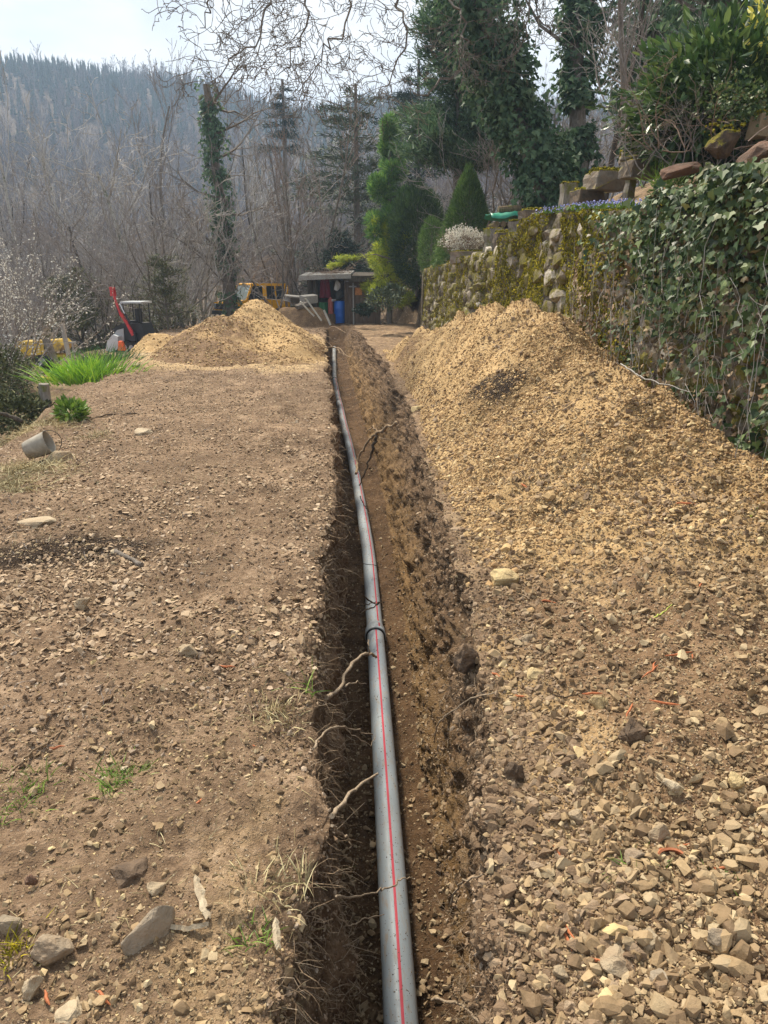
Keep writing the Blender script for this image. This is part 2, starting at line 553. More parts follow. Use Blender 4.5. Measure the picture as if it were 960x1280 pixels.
M_ivy = leafmat('ivy leaf', [(0, (.018, .035, .012)), (.3, (.045, .085, .028)), (.65, (.09, .14, .05)), (.88, (.17, .22, .08)), (.95, (.13, .075, .04)), (1, (.2, .22, .12))], 0.5, 0.35, 0.2)
M_ivydark = leafmat('tree ivy', [(0, (.035, .075, .038)), (.5, (.08, .15, .08)), (1, (.17, .25, .14))], 0.6, 0.3, 0.3)
M_laurel = leafmat('laurel leaf', [(0, (.03, .065, .02)), (.5, (.06, .12, .04)), (.8, (.11, .18, .055)), (1, (.24, .32, .10))], 0.42, 0.45, 0.2)
M_yew = leafmat('yew needles', [(0, (.022, .05, .018)), (.6, (.045, .09, .03)), (1, (.09, .145, .045))], 0.6, 0.3, .35)
M_cone = leafmat('cypress needles', [(0, (.055, .115, .025)), (.6, (.11, .20, .05)), (1, (.20, .30, .08))], 0.6, 0.3, .3)
M_pine = leafmat('golden pine needles', [(0, (.14, .20, .025)), (.4, (.34, .42, .05)), (1, (.62, .64, .07))], 0.55, 0.3, .4)
M_pinetop = leafmat('green pine needles', [(0, (.06, .15, .045)), (.5, (.12, .25, .065)), (1, (.27, .42, .09))], 0.6, 0.3, .4)
M_spruce = leafmat('spruce needles', [(0, (.018, .036, .026)), (1, (.045, .075, .052))], 0.7, 0.2)
M_cedar = leafmat('cedar needles', [(0, (.06, .085, .06)), (1, (.14, .17, .11))], 0.7, 0.2)
M_blossom = leafmat('white blossom', [(0, (.55, .53, .5)), (1, (.82, .8, .76))], 0.6, 0.3, .2)
M_scilla = leafmat('blue flowers', [(0, (.22, .24, .62)), (1, (.42, .44, .8))], 0.6, 0.3)
M_grass = leafmat('fresh grass', [(0, (.07, .13, .02)), (.5, (.13, .23, .035)), (1, (.24, .33, .07))], 0.5, 0.3, .25)
M_daff = leafmat('daffodil leaves', [(0, (.09, .22, .03)), (.5, (.22, .42, .04)), (1, (.40, .58, .06))], 0.45, 0.4, .25)
M_straw = leafmat('dry grass', [(0, (.22, .17, .09)), (.5, (.42, .34, .19)), (1, (.62, .54, .34))], 0.8, 0.2)
M_olive = leafmat('olive bush', [(0, (.05, .06, .025)), (.6, (.10, .11, .045)), (1, (.18, .18, .08))], 0.7, 0.2)
M_deadleaf = leafmat('leaf litter', [(0, (.14, .09, .055)), (.5, (.27, .18, .11)), (1, (.4, .3, .2))], 0.8, 0.2)
M_moss = leafmat('moss', [(0, (.075, .07, .008)), (.4, (.19, .175, .018)), (.8, (.33, .28, .028)), (1, (.44, .34, .035))], 0.95, 0.1)
def bark(name, a, b, sc=9, lich=None, st=(3, 3, .6)):
    q = N(name, 0.9, 0.2)
    n = q.noise(sc, 6, .7, vec=q.co.outputs['Object'], stretch=st)
    c = q.ramp(n, [(0.32, a), (0.68, b)])
    if lich:
        c = q.mix(q.rng(q.noise(3.5, 5, .7), 0.52, 0.62), c, lich)
    q.col(c).bump(n, .8, .02)
    return q.m
M_bark = bark('grey brown bark', (.09, .075, .062), (.25, .215, .18))
M_barkp = bark('pale bark', (.25, .225, .195), (.52, .49, .44), lich=(.13, .14, .09))
M_barkd = bark('dark bark', (.035, .028, .022), (.11, .09, .07))
M_twig = bark('twigs', (.17, .145, .13), (.34, .305, .28), 3)
M_twigr = bark('russet twigs', (.15, .105, .08), (.32, .235, .18), 3)
M_twigp = bark('pale twigs', (.26, .24, .215), (.48, .45, .41), 3)
M_far = bark('far woodland twigs', (.12, .10, .098), (.24, .20, .195), .08, st=(1, 1, 1))
M_root = bark('root', (.15, .095, .055), (.42, .31, .2), 25)
M_rootd = bark('dark root', (.035, .025, .018), (.10, .07, .045), 25)
M_rootp = bark('pale root', (.24, .175, .115), (.50, .40, .29), 25)
M_orange = simple('orange bark sliver', (.38, .125, .05), .7, .3, .35, 40, bump=.4)
M_wood = bark('weathered planks', (.075, .05, .034), (.20, .14, .098), 6, st=(6, 6, .5))
M_woodg = bark('grey boards', (.22, .2, .18), (.42, .40, .37), 6, st=(5, 5, 5))
M_roof = bark('grey roof felt', (.10, .095, .09), (.30, .29, .27), 5, st=(1, 1, 1))
M_log = bark('mossy log', (.09, .065, .04), (.28, .21, .13), 14, lich=(.16, .15, .03))
M_dark = simple('shed interior', (.03, .024, .02), .9, .1)

# ================================================================ TERRAIN
def tab(xs, ys):
    return lambda y: np.interp(y, xs, ys)
XL = tab([0, 1.25, 1.67, 2, 2.45, 3.1, 4.1, 6, 10.4, 16, 26, 30], [-.17, -.155, -.10, -.075, -.115, -.075, -.04, 0, .03, -.07, -.15, -.15])
XR = tab([0, 1.3, 2.2, 3.1, 4.1, 6, 10, 16, 26, 30], [.36, .42, .52, .65, .74, .84, 1.08, 1.12, .9, .9])
XF = tab([0, 1, 2, 5.8, 10, 26], [.36, .36, .40, .55, .63, .50])
PX = tab([0, 1.5, 2.0, 4.9, 6.6, 9.5, 14.2, 20, 24.5, 27], [.17, .18, .205, .29, .335, .32, .21, .10, .13, .2])
FZ = tab([0, 20, 24, 26.5, 27.3], [-1.0, -1.0, -.8, -.45, 0.0])
EDGE = tab([0, 3, 6.2, 9, 11.4, 14, 18, 24, 30], [-2.75, -2.75, -2.85, -3.2, -3.6, -3.85, -4.2, -5.0, -6.0])
WX = 3.0          # face of the retaining wall
WTOP = tab([0, 6, 8, 10, 11.3, 12.6, 14.2, 16, 20, 26], [2.32, 2.28, 2.2, 2.34, 2.40, 2.33, 2.08, 2.02, 1.92, 1.8])

RIDGE = tab([-70, -40, -29, -24, -14, -8, -3, 2, 12, 40, 80], [58, 80, 83, 81, 77, 72, 67, 62, 58, 66, 60])
def H(x, y):
    """the lie of the land without the trench and the heaps"""
    x = np.asarray(x, float); y = np.asarray(y, float)
    z = 0.045*fbm(x*.7, y*.7, 0, 3, 5)
    e = EDGE(y)+.25*fbm(y*.9, 1.7, 0, 3, 8)
    drop = sstep(0, 1, (e-x)/1.5)*0.85+sstep(0, 1, (e-1.6-x)/6)*0.6
    z = z-drop*(1+.15*fbm(x*.8, y*.8, 3, 3, 9))
    z = z-sstep(27, 40, y)*0.7*(1-sstep(2, 5, x))
    # terrace and slope above the wall
    up = np.where(x > WX+.25, WTOP(np.clip(y, 0, 26))-.12+.40*np.minimum(x-WX-.25, 26)+0.0*x, 0)
    tz = sstep(WX+.2, WX+.3, x)*(1-sstep(26.5, 33, y)*.55)
    z = z*(1-tz)+up*tz
    z = z+sstep(26.5, 60, y)*sstep(2, 14, x)*2.2
    # left valley and far hill
    d = np.hypot(x, y); az = np.degrees(np.arctan2(x, y))
    hill = sstep(70, 385, d)**1.05*RIDGE(az)*(1-.35*sstep(420, 900, d))
    hill = hill+sstep(60, 200, d)*5*fbm(x*.012, y*.012, 0, 3, 21)
    back = sstep(95, 120, np.abs(az))
    return z+hill*(1-back)
def heapR(x, y):
    """top of the right spoil heap (-9 where it is absent)"""
    x = np.asarray(x, float); y = np.asarray(y, float)
    yc = [0, 2, 3.5, 4.5, 5.5, 6.7, 7.7, 8.9, 9.9, 11.3, 14.6, 17, 18.6]
    zc = np.interp(y, yc, [.24, .27, .30, .36, .66, .88, 1.17, 1.43, 1.36, 1.10, .62, .16, -.25])
    xc = np.interp(y, yc, [2.8, 2.75, 2.8, 2.78, 2.62, 2.48, 2.38, 2.28, 2.1, 1.95, 1.75, 1.6, 1.6])
    xf = XR(y)+np.interp(y, [0, 3, 6, 10, 18], [.05, .05, .05, .08, .12])
    xc = xc+.12*fbm(y*1.1, 4, 0, 2, 31); zc = zc*(1+.07*fbm(y*1.5, 7, 0, 2, 33))
    u = np.clip((x-xf)/(xc-xf), -.3, 1)
    prof = np.where(u > 0, u**0.86*(1-.07*np.clip(u-.8, 0, 1)*5), u)
    left = prof*zc
    right = zc-.80*(x-xc)
    z = np.where(x < xc, left, right)
    z = np.minimum(z, zc-.02)+.02
    s = sstep(0, .35, u)
    z = z+s*(.055*fbm(x*2.3, y*2.3, 0, 4, 41)+.085*fbm((x+y*.5)*.7, (y-x*.7)*1.5, 0, 4, 43, .55)*sstep(3, 5, y))
    return z-.015*(1-s)
def heapL(x, y):
    x = np.asarray(x, float); y = np.asarray(y, float)
    cone = lambda h, cx, cy, rx, ry: h*(1.06-np.sqrt(((x-cx)/rx)**2+((y-cy)/ry)**2+.012))
    q = [cone(.98, -2.55, 17.6, 1.5, 3.0), cone(1.05, -2.0, 19.0, 1.45, 3.2), cone(1.28, -1.85, 20.4, 1.5, 3.6), cone(.62, -.9, 18.0, .85, 3.4)]
    m = np.log(sum(np.exp(9*np.clip(a, -3, 3)) for a in q))/9-.05
    return m*1.0+.06*fbm(x*1.8, y*1.4, 0, 4, 51)*sstep(0, .3, m)-.03
def surf(x, y):
    x = float(x); y = float(y)
    z = float(H(x, y))
    if XR(y) < x < WX and y < 18.6:
        z = max(z+.03, float(heapR(x, y)))
    if -4.5 < x < XL(y) and 12 < y < 25:
        z = max(z, float(heapL(x, y)))
    if XL(y) < x < XF(y) and y < 27:
        z = float(FZ(y))
    return z
def hit(px, py, off=0.0):
    d = ray(px, py)
    t = 0.6
    while t < 120:
        p = Vector((0, 0, CAMZ))+d*t
        if p.z <= surf(p.x, p.y):
            break
        t += 0.012*max(t*.4, 1)
    p.z = surf(p.x, p.y)+off
    return p

def grid_faces(r, c):
    i, j = np.meshgrid(np.arange(r-1), np.arange(c-1), indexing='ij')
    return np.stack([i*c+j, i*c+j+1, (i+1)*c+j+1, (i+1)*c+j], -1).reshape(-1, 4)
def grid_sample(P, n, wf):
    """n points on grid P[r,c,3]; wf(centre, normal) weight per m2; returns points, normals"""
    A = P[:-1, :-1]; B = P[:-1, 1:]; C = P[1:, :-1]
    nr = np.cross(B-A, C-A); ar = np.linalg.norm(nr, axis=-1)
    cen = (A+B+C+P[1:, 1:])/4
    wgt = (ar*wf(cen, unit(nr))).ravel()
    wgt = np.maximum(wgt, 0); wgt /= wgt.sum()
    k = R.choice(len(wgt), n, p=wgt)
    u, v = R.rand(n, 1), R.rand(n, 1)
    a, b, c, d = (q.reshape(-1, 3)[k] for q in (A, B, C, P[1:, 1:]))
    return a*(1-u)*(1-v)+b*u*(1-v)+c*(1-u)*v+d*u*v, unit(nr.reshape(-1, 3)[k])
def vnorm(P):
    return unit(np.cross(np.gradient(P, axis=1), np.gradient(P, axis=0)))

# ---- near sheet with the trench cut into it
ys = np.concatenate([np.linspace(.15, 1.1, 26)[:-1], np.exp(np.linspace(math.log(1.1), math.log(30.5), 470))])
NR = len(ys)
sL = np.linspace(0, 1, 250)[:, None]
cols = []
lx = XL(ys)+.045*fbm(ys*3, 0, 0, 4, 61)
rx = XR(ys)+.045*fbm(ys*3.3, 5, 0, 4, 62)
u = np.linspace(0, 1, 250)
Xl = -11+(lx[:, None]+11)*(1-(1-u[None])**2.1)
Zl = H(Xl, np.repeat(ys[:, None], 250, 1))
dl = lx[:, None]-Xl
Zl = Zl+.035*np.exp(-dl/.12)*fbm(ys*5, 3, 0, 3, 63)[:, None]-.05*np.exp(-dl/.035)
xs, zs, tp = [Xl], [Zl], [np.zeros_like(Xl)]
fz = FZ(ys)
# left wall
k = 46; u = np.linspace(0, 1, k+1)[1:]
zt = Zl[:, -1:]
fl = (XL(ys)+.07)[:, None]
Xw = lx[:, None]+(fl-lx[:, None])*u[None]**1.2+.03*np.sin(u*np.pi)[None]
xs.append(Xw); zs.append(zt+(fz[:, None]-zt)*u[None]); tp.append(np.ones_like(Xw))
# floor
k = 34; u = np.linspace(0, 1, k+1)[1:]
Xw = fl+(XF(ys)[:, None]-fl)*u[None]
xs.append(Xw); zs.append(np.repeat(fz[:, None], k, 1)+.05*u[None]**6); tp.append(np.full_like(Xw, 2.0))
# right wall
k = 84; u = np.linspace(0, 1, k+1)[1:]
zr = (H(rx+.03, ys)+.02)[:, None]
xw = XF(ys)[:, None]+(rx-XF(ys))[:, None]*(1.2*u-.2*u**2)[None]
xs.append(xw); zs.append(fz[:, None]+.05+(zr-fz[:, None]-.05)*(u[None]**.92)); tp.append(np.ones_like(xw))
k = 80; u = np.linspace(0, 1, k+1)[1:]
Xr = rx[:, None]+(3.25-rx[:, None])*u[None]**1.3
Zr = np.where(Xr < WX+.2, H(np.minimum(Xr, WX+.19), np.repeat(ys[:, None], k, 1)), 0.0)+.02
xs.append(Xr); zs.append(Zr); tp.append(np.zeros_like(Xr))
X = np.concatenate(xs, 1); Z = np.concatenate(zs, 1); T = np.concatenate(tp, 1)
Y = np.repeat(ys[:, None], X.shape[1], 1)
P = np.stack([X, Y, Z], -1)
Nn = vnorm(P)
Nn[Nn[..., 2] < -.2] *= -1
wallm = (T == 1)
amp = np.where(wallm, .040, np.where(T == 2, .018, .022))
fadeL = sstep(.0, .08, np.abs(X-lx[:, None]))
disp = fbm(X*6, Y*6, Z*6, 6, 71, .6)*amp*1.15+fbm(X*31, Y*31, Z*31, 3, 72)*.007*np.where(T == 0, 1.0, 1.4)
ridg = wallm*np.abs(fbm(X*2.2, Y*1.6, Z*4, 5, 73, .6))*.055
P = P+Nn*(disp-ridg)[..., None]
# slumps along the lip of the right wall
chk = wallm*(sstep(-.6, -.1, Z))*np.maximum(0, fbm(Y*1.1, Z*1.5, 0, 5, 75, .62))*.09
P[..., 0] += np.where(X > .3, -1, 0)*chk
GP = P
# what lies where, and the painted trench shade
sand = np.zeros_like(X); dark = np.zeros_like(X); green = np.zeros_like(X)
sand += wallm*(X > .25)*(.34+.34*sstep(-.3, -.8, Z)-.2*sstep(-.3, 0, Z))
sand += (T == 2)*.22
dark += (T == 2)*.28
sand += (T == 0)*(X < 0)*(.20*np.exp(-np.abs(lx[:, None]-X-.22)/.22)*sstep(3, 1.2, Y)*2.2+.1)
hl = heapL(X, Y)
sand += (T == 0)*sstep(-.35, -.02, hl)*.7
sand += (T == 0)*(X < 0)*.15*sstep(6, 9, Y)
sand += (T == 0)*(X > .5)*.35
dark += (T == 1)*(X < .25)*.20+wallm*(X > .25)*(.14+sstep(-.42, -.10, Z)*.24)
dk0 = hit(100, 690)
dark += (T == 0)*.9*np.exp(-(((X-dk0.x)/.62)**2+((Y-dk0.y)/.30)**2)**1.5)
dark += (T == 0)*.25*np.clip(fbm(X*.8, Y*.8, 0, 3, 81), 0, 1)
green += (T == 0)*sstep(-.1, -1.0, X-EDGE(Y))*.45*sstep(8, 11, Y)
for px, py, s in ((150, 970, .1), (350, 890, .12), (15, 1000, .15), (355, 1100, .08), (70, 515, .6)):
    p = hit(px, py)
    green += .35*np.exp(-((X-p.x)**2+(Y-p.y)**2)/s**2)
wet_shade = (T == 1)*(.55+.35*sstep(-.1, -.8, Z))*(X > .25)+(T == 1)*(X < .25)*.5+(T == 2)*.9  # moist soil tone plus shade painted into trench walls and floor
ground = ob('ground', P, grid_faces(*X.shape), M_ground, smooth=True, attrs={'sand': sand, 'dark': dark, 'green': green, 'wet_shade': wet_shade}, kind='structure')

# ---- wide terrain to the horizon
ra = np.concatenate([[0, 2, 4, 6, 8, 10, 12, 14, 17], np.exp(np.linspace(math.log(20), math.log(1500), 120))])
aa = np.linspace(-math.pi, math.pi, 361)
RA, AA = np.meshgrid(ra, aa, indexing='ij')
X2, Y2 = RA*np.sin(AA), RA*np.cos(AA)
Z2 = H(X2, Y2)
inn = sstep(-11.2, -10.4, X2)*(1-sstep(3.15, 3.3, X2))*sstep(-.1, .3, Y2)*(1-sstep(29.6, 30.4, Y2))
Z2 = np.where((X2 > -10.6) & (X2 < 3.2) & (Y2 > -.6) & (Y2 < 30), Z2-1.8, Z2-.03)
terrain = ob('terrain', np.stack([X2, Y2, Z2], -1), grid_faces(*X2.shape)[:, ::-1], M_terrain, smooth=True,
             attrs={'sand': np.zeros_like(X2), 'dark': .35+.2*sstep(60, 120, RA), 'green': np.full_like(X2, .25)}, kind='structure')
# strip of terrace surface above the wall, finer
tx = np.linspace(WX+.27, 16, 70); ty = np.linspace(-2, 34, 110)
TX, TY = np.meshgrid(tx, ty)
TZ = H(TX, TY)+.03+.06*fbm(TX*2, TY*2, 0, 3, 85)
ob('upper_terrace', np.stack([TX, TY, TZ], -1), grid_faces(*TX.shape), M_ground, smooth=True,
   attrs={'sand': np.full_like(TX, .1), 'dark': np.full_like(TX, .35), 'green': np.full_like(TX, .42)}, kind='structure')

# ---- spoil heaps
def heap(name, f, x0, x1, ys_, nx, sandf, label, darkf=None):
    if callable(x0):
        A, B = x0(ys_), x1(ys_)
    else:
        A, B = np.full_like(ys_, x0), np.full_like(ys_, x1)
    u = np.linspace(0, 1, nx)
    hx = A[:, None]+(B-A)[:, None]*u[None]
    hy = np.repeat(ys_[:, None], nx, 1)
    hz = f(hx, hy)
    P = np.stack([hx, hy, hz], -1)
    P[..., 2] += .010*fbm(hx*22, hy*22, 0, 3, 91)+.02*fbm(hx*7, hy*7, 0, 3, 92)
    P[..., 0] += .01*fbm(hx*19, hy*19, 5, 2, 93)
    o = ob(name, P, grid_faces(*hx.shape), M_heap, smooth=True, attrs={'sand': sandf(hx, hy, hz), 'dark': darkf(hx, hy) if darkf else np.zeros_like(hx), 'green': np.zeros_like(hx)})
    tag(o, label, 'spoil heap')
    return o, P
dkh = [(hit(640, 468), .30, .42), (hit(605, 485), .22, .3), (hit(880, 640), .35, .15), (hit(795, 915), .07, .05), (hit(700, 640), .25, .15)]
def dR(x, y):
    d = np.zeros_like(x)
    for p, a, b in dkh:
        d += .75*np.exp(-(((x-p.x)/a)**2+((y-p.y)/b)**2))
    return d+.34*sstep(.20, .0, x-XR(y))+.22*np.clip(fbm(x*1.2, y*1.2, 0, 3, 87), 0, 1)*sstep(4, 2, y)
ysh = np.concatenate([np.linspace(.2, 1.1, 22)[:-1], np.exp(np.linspace(math.log(1.1), math.log(18.8), 430))])
heap_r, HR = heap('spoil_heap', heapR, lambda y: XR(y)+.02, lambda y: np.full_like(y, 3.12), ysh, 190,
    lambda x, y, z: np.clip(.22+.50*sstep(2.4, 5.0, y)+.40*fbm(x*1.3+y*.5, y*.6-x*.4, 0, 4, 89)+.5*sstep(.35, .8, z)-.35*sstep(4, 7, y)*sstep(2.0, 2.6, x)*sstep(9, 7, y), 0, 1.1),
    'long heap of yellow sandy subsoil and gravel piled between the trench and the stone wall', dR)
heap_l, HL = heap('spoil_heap', heapL, lambda y: np.full_like(y, -4.5), lambda y: XL(y)-.05, np.linspace(13, 24.5, 150), 130,
    lambda x, y, z: .42+.5*fbm(x, y, 0, 3, 88)+.3*sstep(.1, .5, z), 'pointed heap of yellow excavated earth left of the far end of the trench')
def heapB(x, y):
    return H(x, y)+.36*(1-np.hypot((x+4.5)/1.1, (y-19.3)/1.3))+.05*fbm(x*2, y*2, 0, 3, 52)
heap_b, HB = heap('spoil_heap', heapB, -6.0, -3.2, np.linspace(17.6, 21, 60), 60,
    lambda x, y, z: .75+0*x, 'small low lump of yellow earth beside the foot of the pointed heap')

# ================================================================ STONES
def put_stones(P, n, wf, size, mat, parent, name, variants, big=0, flat=None, sink=.25, bigname='stone', smin=.0016):
    pos, nr = grid_sample(P, n, wf)
    dist = np.linalg.norm(pos-np.array([0, 0, CAMZ]), axis=1)
    s = np.maximum(size(n), smin*dist*R.uniform(.7, 1.4, n))
    order = np.argsort(-(s/dist))
    pos, nr, s, dist = pos[order], nr[order], s[order], dist[order]
    nr = unit(nr+R.normal(size=nr.shape)*.35)
    nr[nr[:, 2] < 0] *= -1
    M = frames(nr)
    pos = pos+nr*(s*(.62*.5-sink*.62))[:, None]
    sc = s[:, None]*R.uniform(.75, 1.2, (n, 3))/2*1.15
    rr = R.rand(n)
    if big:
        vs = [mesh(bigname, v, f, mat) for v, f in ROCK[:10]] if variants is PEB else [mesh(bigname, v, f, mat) for v, f in variants]
        for i in range(big):
            o = link(bigname, random.choice(vs), parent)
            m = Matrix(M[i].tolist()).to_4x4()
            m.translation = Vector(pos[i])
            o.matrix_world = m @ Matrix.Diagonal((*sc[i], 1))
    scatter(name, variants, pos[big:], M[big:], sc[big:], mat, parent)
def par(lo, hi, a):
    return lambda n: lo*(1-R.rand(n)*(1-(lo/hi)**a))**(-1/a)
def D2(c):
    return 1/(np.maximum(c[..., 1], 1.15)**2+1.5)
EL = lambda c: EDGE(c[..., 1])
patch = lambda c, s, sd: np.clip(.75+.8*fbm(c[..., 0]*s, c[..., 1]*s, c[..., 2]*s, 3, sd), .08, 2)
M_clod2 = stone_mat('earth clods', [(0, (.15, .10, .062)), (.6, (.26, .185, .12)), (1, (.38, .29, .2))], sc=35, bumpd=.015)
# left plateau
put_stones(GP, 60000, lambda c, n: (c[..., 0] < XL(c[..., 1])-.01)*(c[..., 0] > EL(c)-1.2)*(c[..., 1] < 15)*D2(c)*patch(c, 1.6, 101)*np.exp(-np.maximum(0, c[..., 0]*0)),
    par(.0075, .045, 2.0), M_peb, ground, 'gravel', PEB, 150, sink=.35)
put_stones(GP, 34000, lambda c, n: (c[..., 0] < XL(c[..., 1]))*(c[..., 0] > EL(c)-.6)*(c[..., 1] > 2.2)*D2(c)*patch(c, 2.2, 103),
    par(.010, .045, 1.9), M_brpeb, ground, 'clods', PEB+CHIP, 0)
put_stones(GP, 20000, lambda c, n: (c[..., 0] < XL(c[..., 1]))*(c[..., 1] > 3)*(c[..., 0] > EL(c)-.4)*D2(c)*patch(c, 1.5, 104),
    par(.018, .06, 2.0), stone_mat('tan chips', [(0, (.28, .2, .13)), (.6, (.42, .31, .2)), (1, (.58, .46, .33))]), ground, 'chips', CHIP, 0)
# trench floor and walls
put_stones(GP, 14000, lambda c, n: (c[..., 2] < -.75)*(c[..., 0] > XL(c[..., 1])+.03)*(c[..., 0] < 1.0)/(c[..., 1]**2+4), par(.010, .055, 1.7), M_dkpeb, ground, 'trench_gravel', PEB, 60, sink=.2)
put_stones(GP, 26000, lambda c, n: (c[..., 2] < -.02)*(c[..., 2] > -.95)*(c[..., 0] > XL(c[..., 1])-.05)*(c[..., 0] < XR(c[..., 1])+.1)*patch(c, 4, 105)/(c[..., 1]**2+3), par(.008, .035, 2.0), M_brpeb, ground, 'wall_crumbs', PEB, 0, sink=.4)
put_stones(GP, 2200, lambda c, n: (c[..., 2] > -.40)*(c[..., 0] > XR(c[..., 1])-.16)*(c[..., 0] < XR(c[..., 1])+.05)*patch(c, 3, 106)/(c[..., 1]+1)**1.3, par(.016, .075, 1.9), M_clod2, ground, 'lip_clods', ROCK, 60, bigname='clod', sink=.5)
put_stones(GP, 2600, lambda c, n: (c[..., 2] < -.05)*(c[..., 2] > -.95)*(c[..., 0] > .3)*(c[..., 0] < XR(c[..., 1]))*patch(c, 3, 116)/(c[..., 1]+1)**1.3, par(.014, .055, 2.0), M_clod2, ground, 'wall_stones', ROCK, 40, sink=.7)
put_stones(GP, 12000, lambda c, n: (c[..., 2] > -.12)*(c[..., 0] > XR(c[..., 1])-.08)*(c[..., 0] < XR(c[..., 1])+.30)*(c[..., 1] < 14)*D2(c), par(.009, .055, 1.8), M_clod2, ground, 'lip_crumbs', PEB, 0, sink=.35)
put_stones(GP, 5000, lambda c, n: (c[..., 2] > -.08)*(c[..., 0] > XR(c[..., 1])-.05)*(c[..., 0] < XR(c[..., 1])+.30)*(c[..., 1] < 14)*D2(c), par(.009, .05, 1.8), M_peb, ground, 'lip_gravel', PEB, 0, sink=.3)
# right heap
put_stones(HR, 95000, lambda c, n: D2(c)*(.5+.5*patch(c, 1.3, 107))*(c[..., 1] < 9)*sstep(9, 5.5, c[..., 1])*(.55+.45*sstep(.02, .2, c[..., 0]-XR(c[..., 1]))), par(.0095, .07, 2.0), M_peb, heap_r, 'gravel', PEB, 240, sink=.22)
put_stones(HR, 420, lambda c, n: D2(c)*sstep(2.6, 6, c[..., 1])*patch(c, 1.1, 117)**2, par(.025, .10, 2.3), M_sandpeb, heap_r, 'coarse_clods', ROCK, 0, sink=.4)
put_stones(HR, 6000, lambda c, n: D2(c)*sstep(2.4, 5, c[..., 1])*patch(c, .9, 118)**2, par(.016, .07, 2.0), M_clod2, heap_r, 'brown_clods', PEB, 0, sink=.3)
put_stones(HR, 9000, lambda c, n: D2(c)*(c[..., 0] < XR(c[..., 1])+.32)*(c[..., 1] < 12), par(.010, .06, 1.8), M_clod2, heap_r, 'foot_clods', PEB, 0, sink=.35)
put_stones(HR, 20000, lambda c, n: D2(c)*(c[..., 1] < 6)*(c[..., 0] > XR(c[..., 1])+.05), par(.006, .02, 1.5), M_brpeb, heap_r, 'fine_gravel', PEB, 0)
put_stones(HR, 52000, lambda c, n: D2(c)*(c[..., 1] > 3.6)*sstep(3.4, 5.2, c[..., 1])*patch(c, 1.8, 108), par(.014, .06, 2.0), M_sandpeb, heap_r, 'subsoil_crumbs', PEB, 60, sink=.35)
put_stones(HL, 5000, lambda c, n: (c[..., 2] > 0)*patch(c, 1.5, 109)/c[..., 1]**2, par(.028, .09, 2.2), M_sandpeb, heap_l, 'subsoil_crumbs', PEB, 0)
put_stones(HB, 500, lambda c, n: 1.0+0*c[..., 0], par(.03, .1, 2.2), M_sandpeb, heap_b, 'subsoil_crumbs', PEB, 0)

# notable rocks, each a thing of its own
def rock(px, py, wpx, hpx, mat, label, seed, rz=0.0, depth=1.0, lift=.2, tilt=(0, 0), rough=.06, cat='rock', name='rock'):
    p = hit(px, py+hpx*.3)
    t = (p-Vector((0, 0, CAMZ))).length*math.cos(math.atan(abs(py-640)/FPX))
    wd = wpx*t/FPX
    hd = hpx*t/FPX*1.05
    return big_rock(name, (p.x, p.y, p.z+hd*lift*.5), (wd, wd*depth, hd), rz, tilt, mat, label, cat, seed, rough=rough)
rock(629, 720, 56, 30, M_heap if False else M_rocky, 'flat yellow brown slab jutting from the heap above the trench lip', 1, .1, .8)
rock(668, 838, 34, 22, M_rocky, 'pale yellow stone, the larger one near the trench edge below the flat slab', 2, .3)
rock(661, 797, 24, 20, M_rockw, 'small square pale stone just below the flat slab', 3, .8)
rock(748, 876, 26, 22, M_rocky, 'yellow stone left of the dark clod on the gravel', 4)
rock(795, 912, 44, 40, M_clod, 'dark brown clod of earth lying on the grey gravel', 5, cat='clod', name='clod', rough=.12)
rock(692, 1018+4, 22, 18, M_rockw, 'small pale stone by the orange slivers at the trench edge', 6)
rock(722, 1018, 26, 20, M_rockw, 'whitish angular stone right of the trench above the paired slivers', 7)
rock(822, 1036, 36, 44, M_rockw, 'upright tan stone beside the curved orange shard', 8, .2, .6)
rock(793, 1068, 30, 28, M_rockg, 'grey rounded stone left of the curved orange shard', 9)
rock(840, 975, 28, 26, M_rockw, 'greyish cube of limestone in the coarse gravel', 10)
rock(918, 974, 24, 24, M_rocky, 'yellow grey angular stone high in the coarse gravel at right', 11)
rock(812, 1172, 34, 30, M_rockw, 'blocky pale stone in the gravel near the bottom right', 12, .5)
rock(823, 1222, 30, 24, M_rockg, 'smooth dark grey stone below the blocky pale stone', 13, rough=.02)
rock(700+190, 1165, 34, 24, M_rockg, 'brown grey wedge of stone near the bottom right corner', 14, .4)
rock(775, 1195, 60, 30, M_clod if False else M_rockw, 'broad flat brown stone half sunk in the lower right gravel', 15, .1)
rock(700, 1215, 26, 18, M_rockw, 'pale scarred stone at the right lip near the bottom', 16)
rock(233, 811, 40, 20, M_rockw, 'long pale limestone flake in the middle of the left bank', 17, -.1, .6)
rock(105, 751, 26, 26, M_rockw, 'pale lump of stone above the forked twigs', 18, .6)
rock(178, 539, 28, 14, M_rockw, 'flat whitish stone on the far left bank', 19)
rock(190, 1152, 84, 74, M_rockg, 'long grey slate like slab lying on the left bank near the bottom', 20, .72, .34, .15, rough=.03)
rock(66, 1180, 60, 40, M_rockg, 'grey white boulder half buried at the lower left', 21, .0, .7)
rock(12, 1150, 34, 44, M_rockg, 'grey stone at the left edge above the moss', 22, .0, .7)
rock(43, 1232, 30, 34, M_rockw, 'tan angular stone near the bottom left corner', 23)
rock(86, 1262, 44, 26, M_rockw, 'broad brown grey stone at the bottom left', 24, .6)
rock(195, 1110, 30, 18, M_rockw, 'round tan stone above the grey slab', 25)
rock(40, 1100, 16, 18, M_rockr, 'small reddish stone at the left edge', 26)
rock(163, 1080, 70, 30, M_clod, 'low brown lump of earth above the grey slab', 27, .2, .8, .1, cat='clod', name='clod')
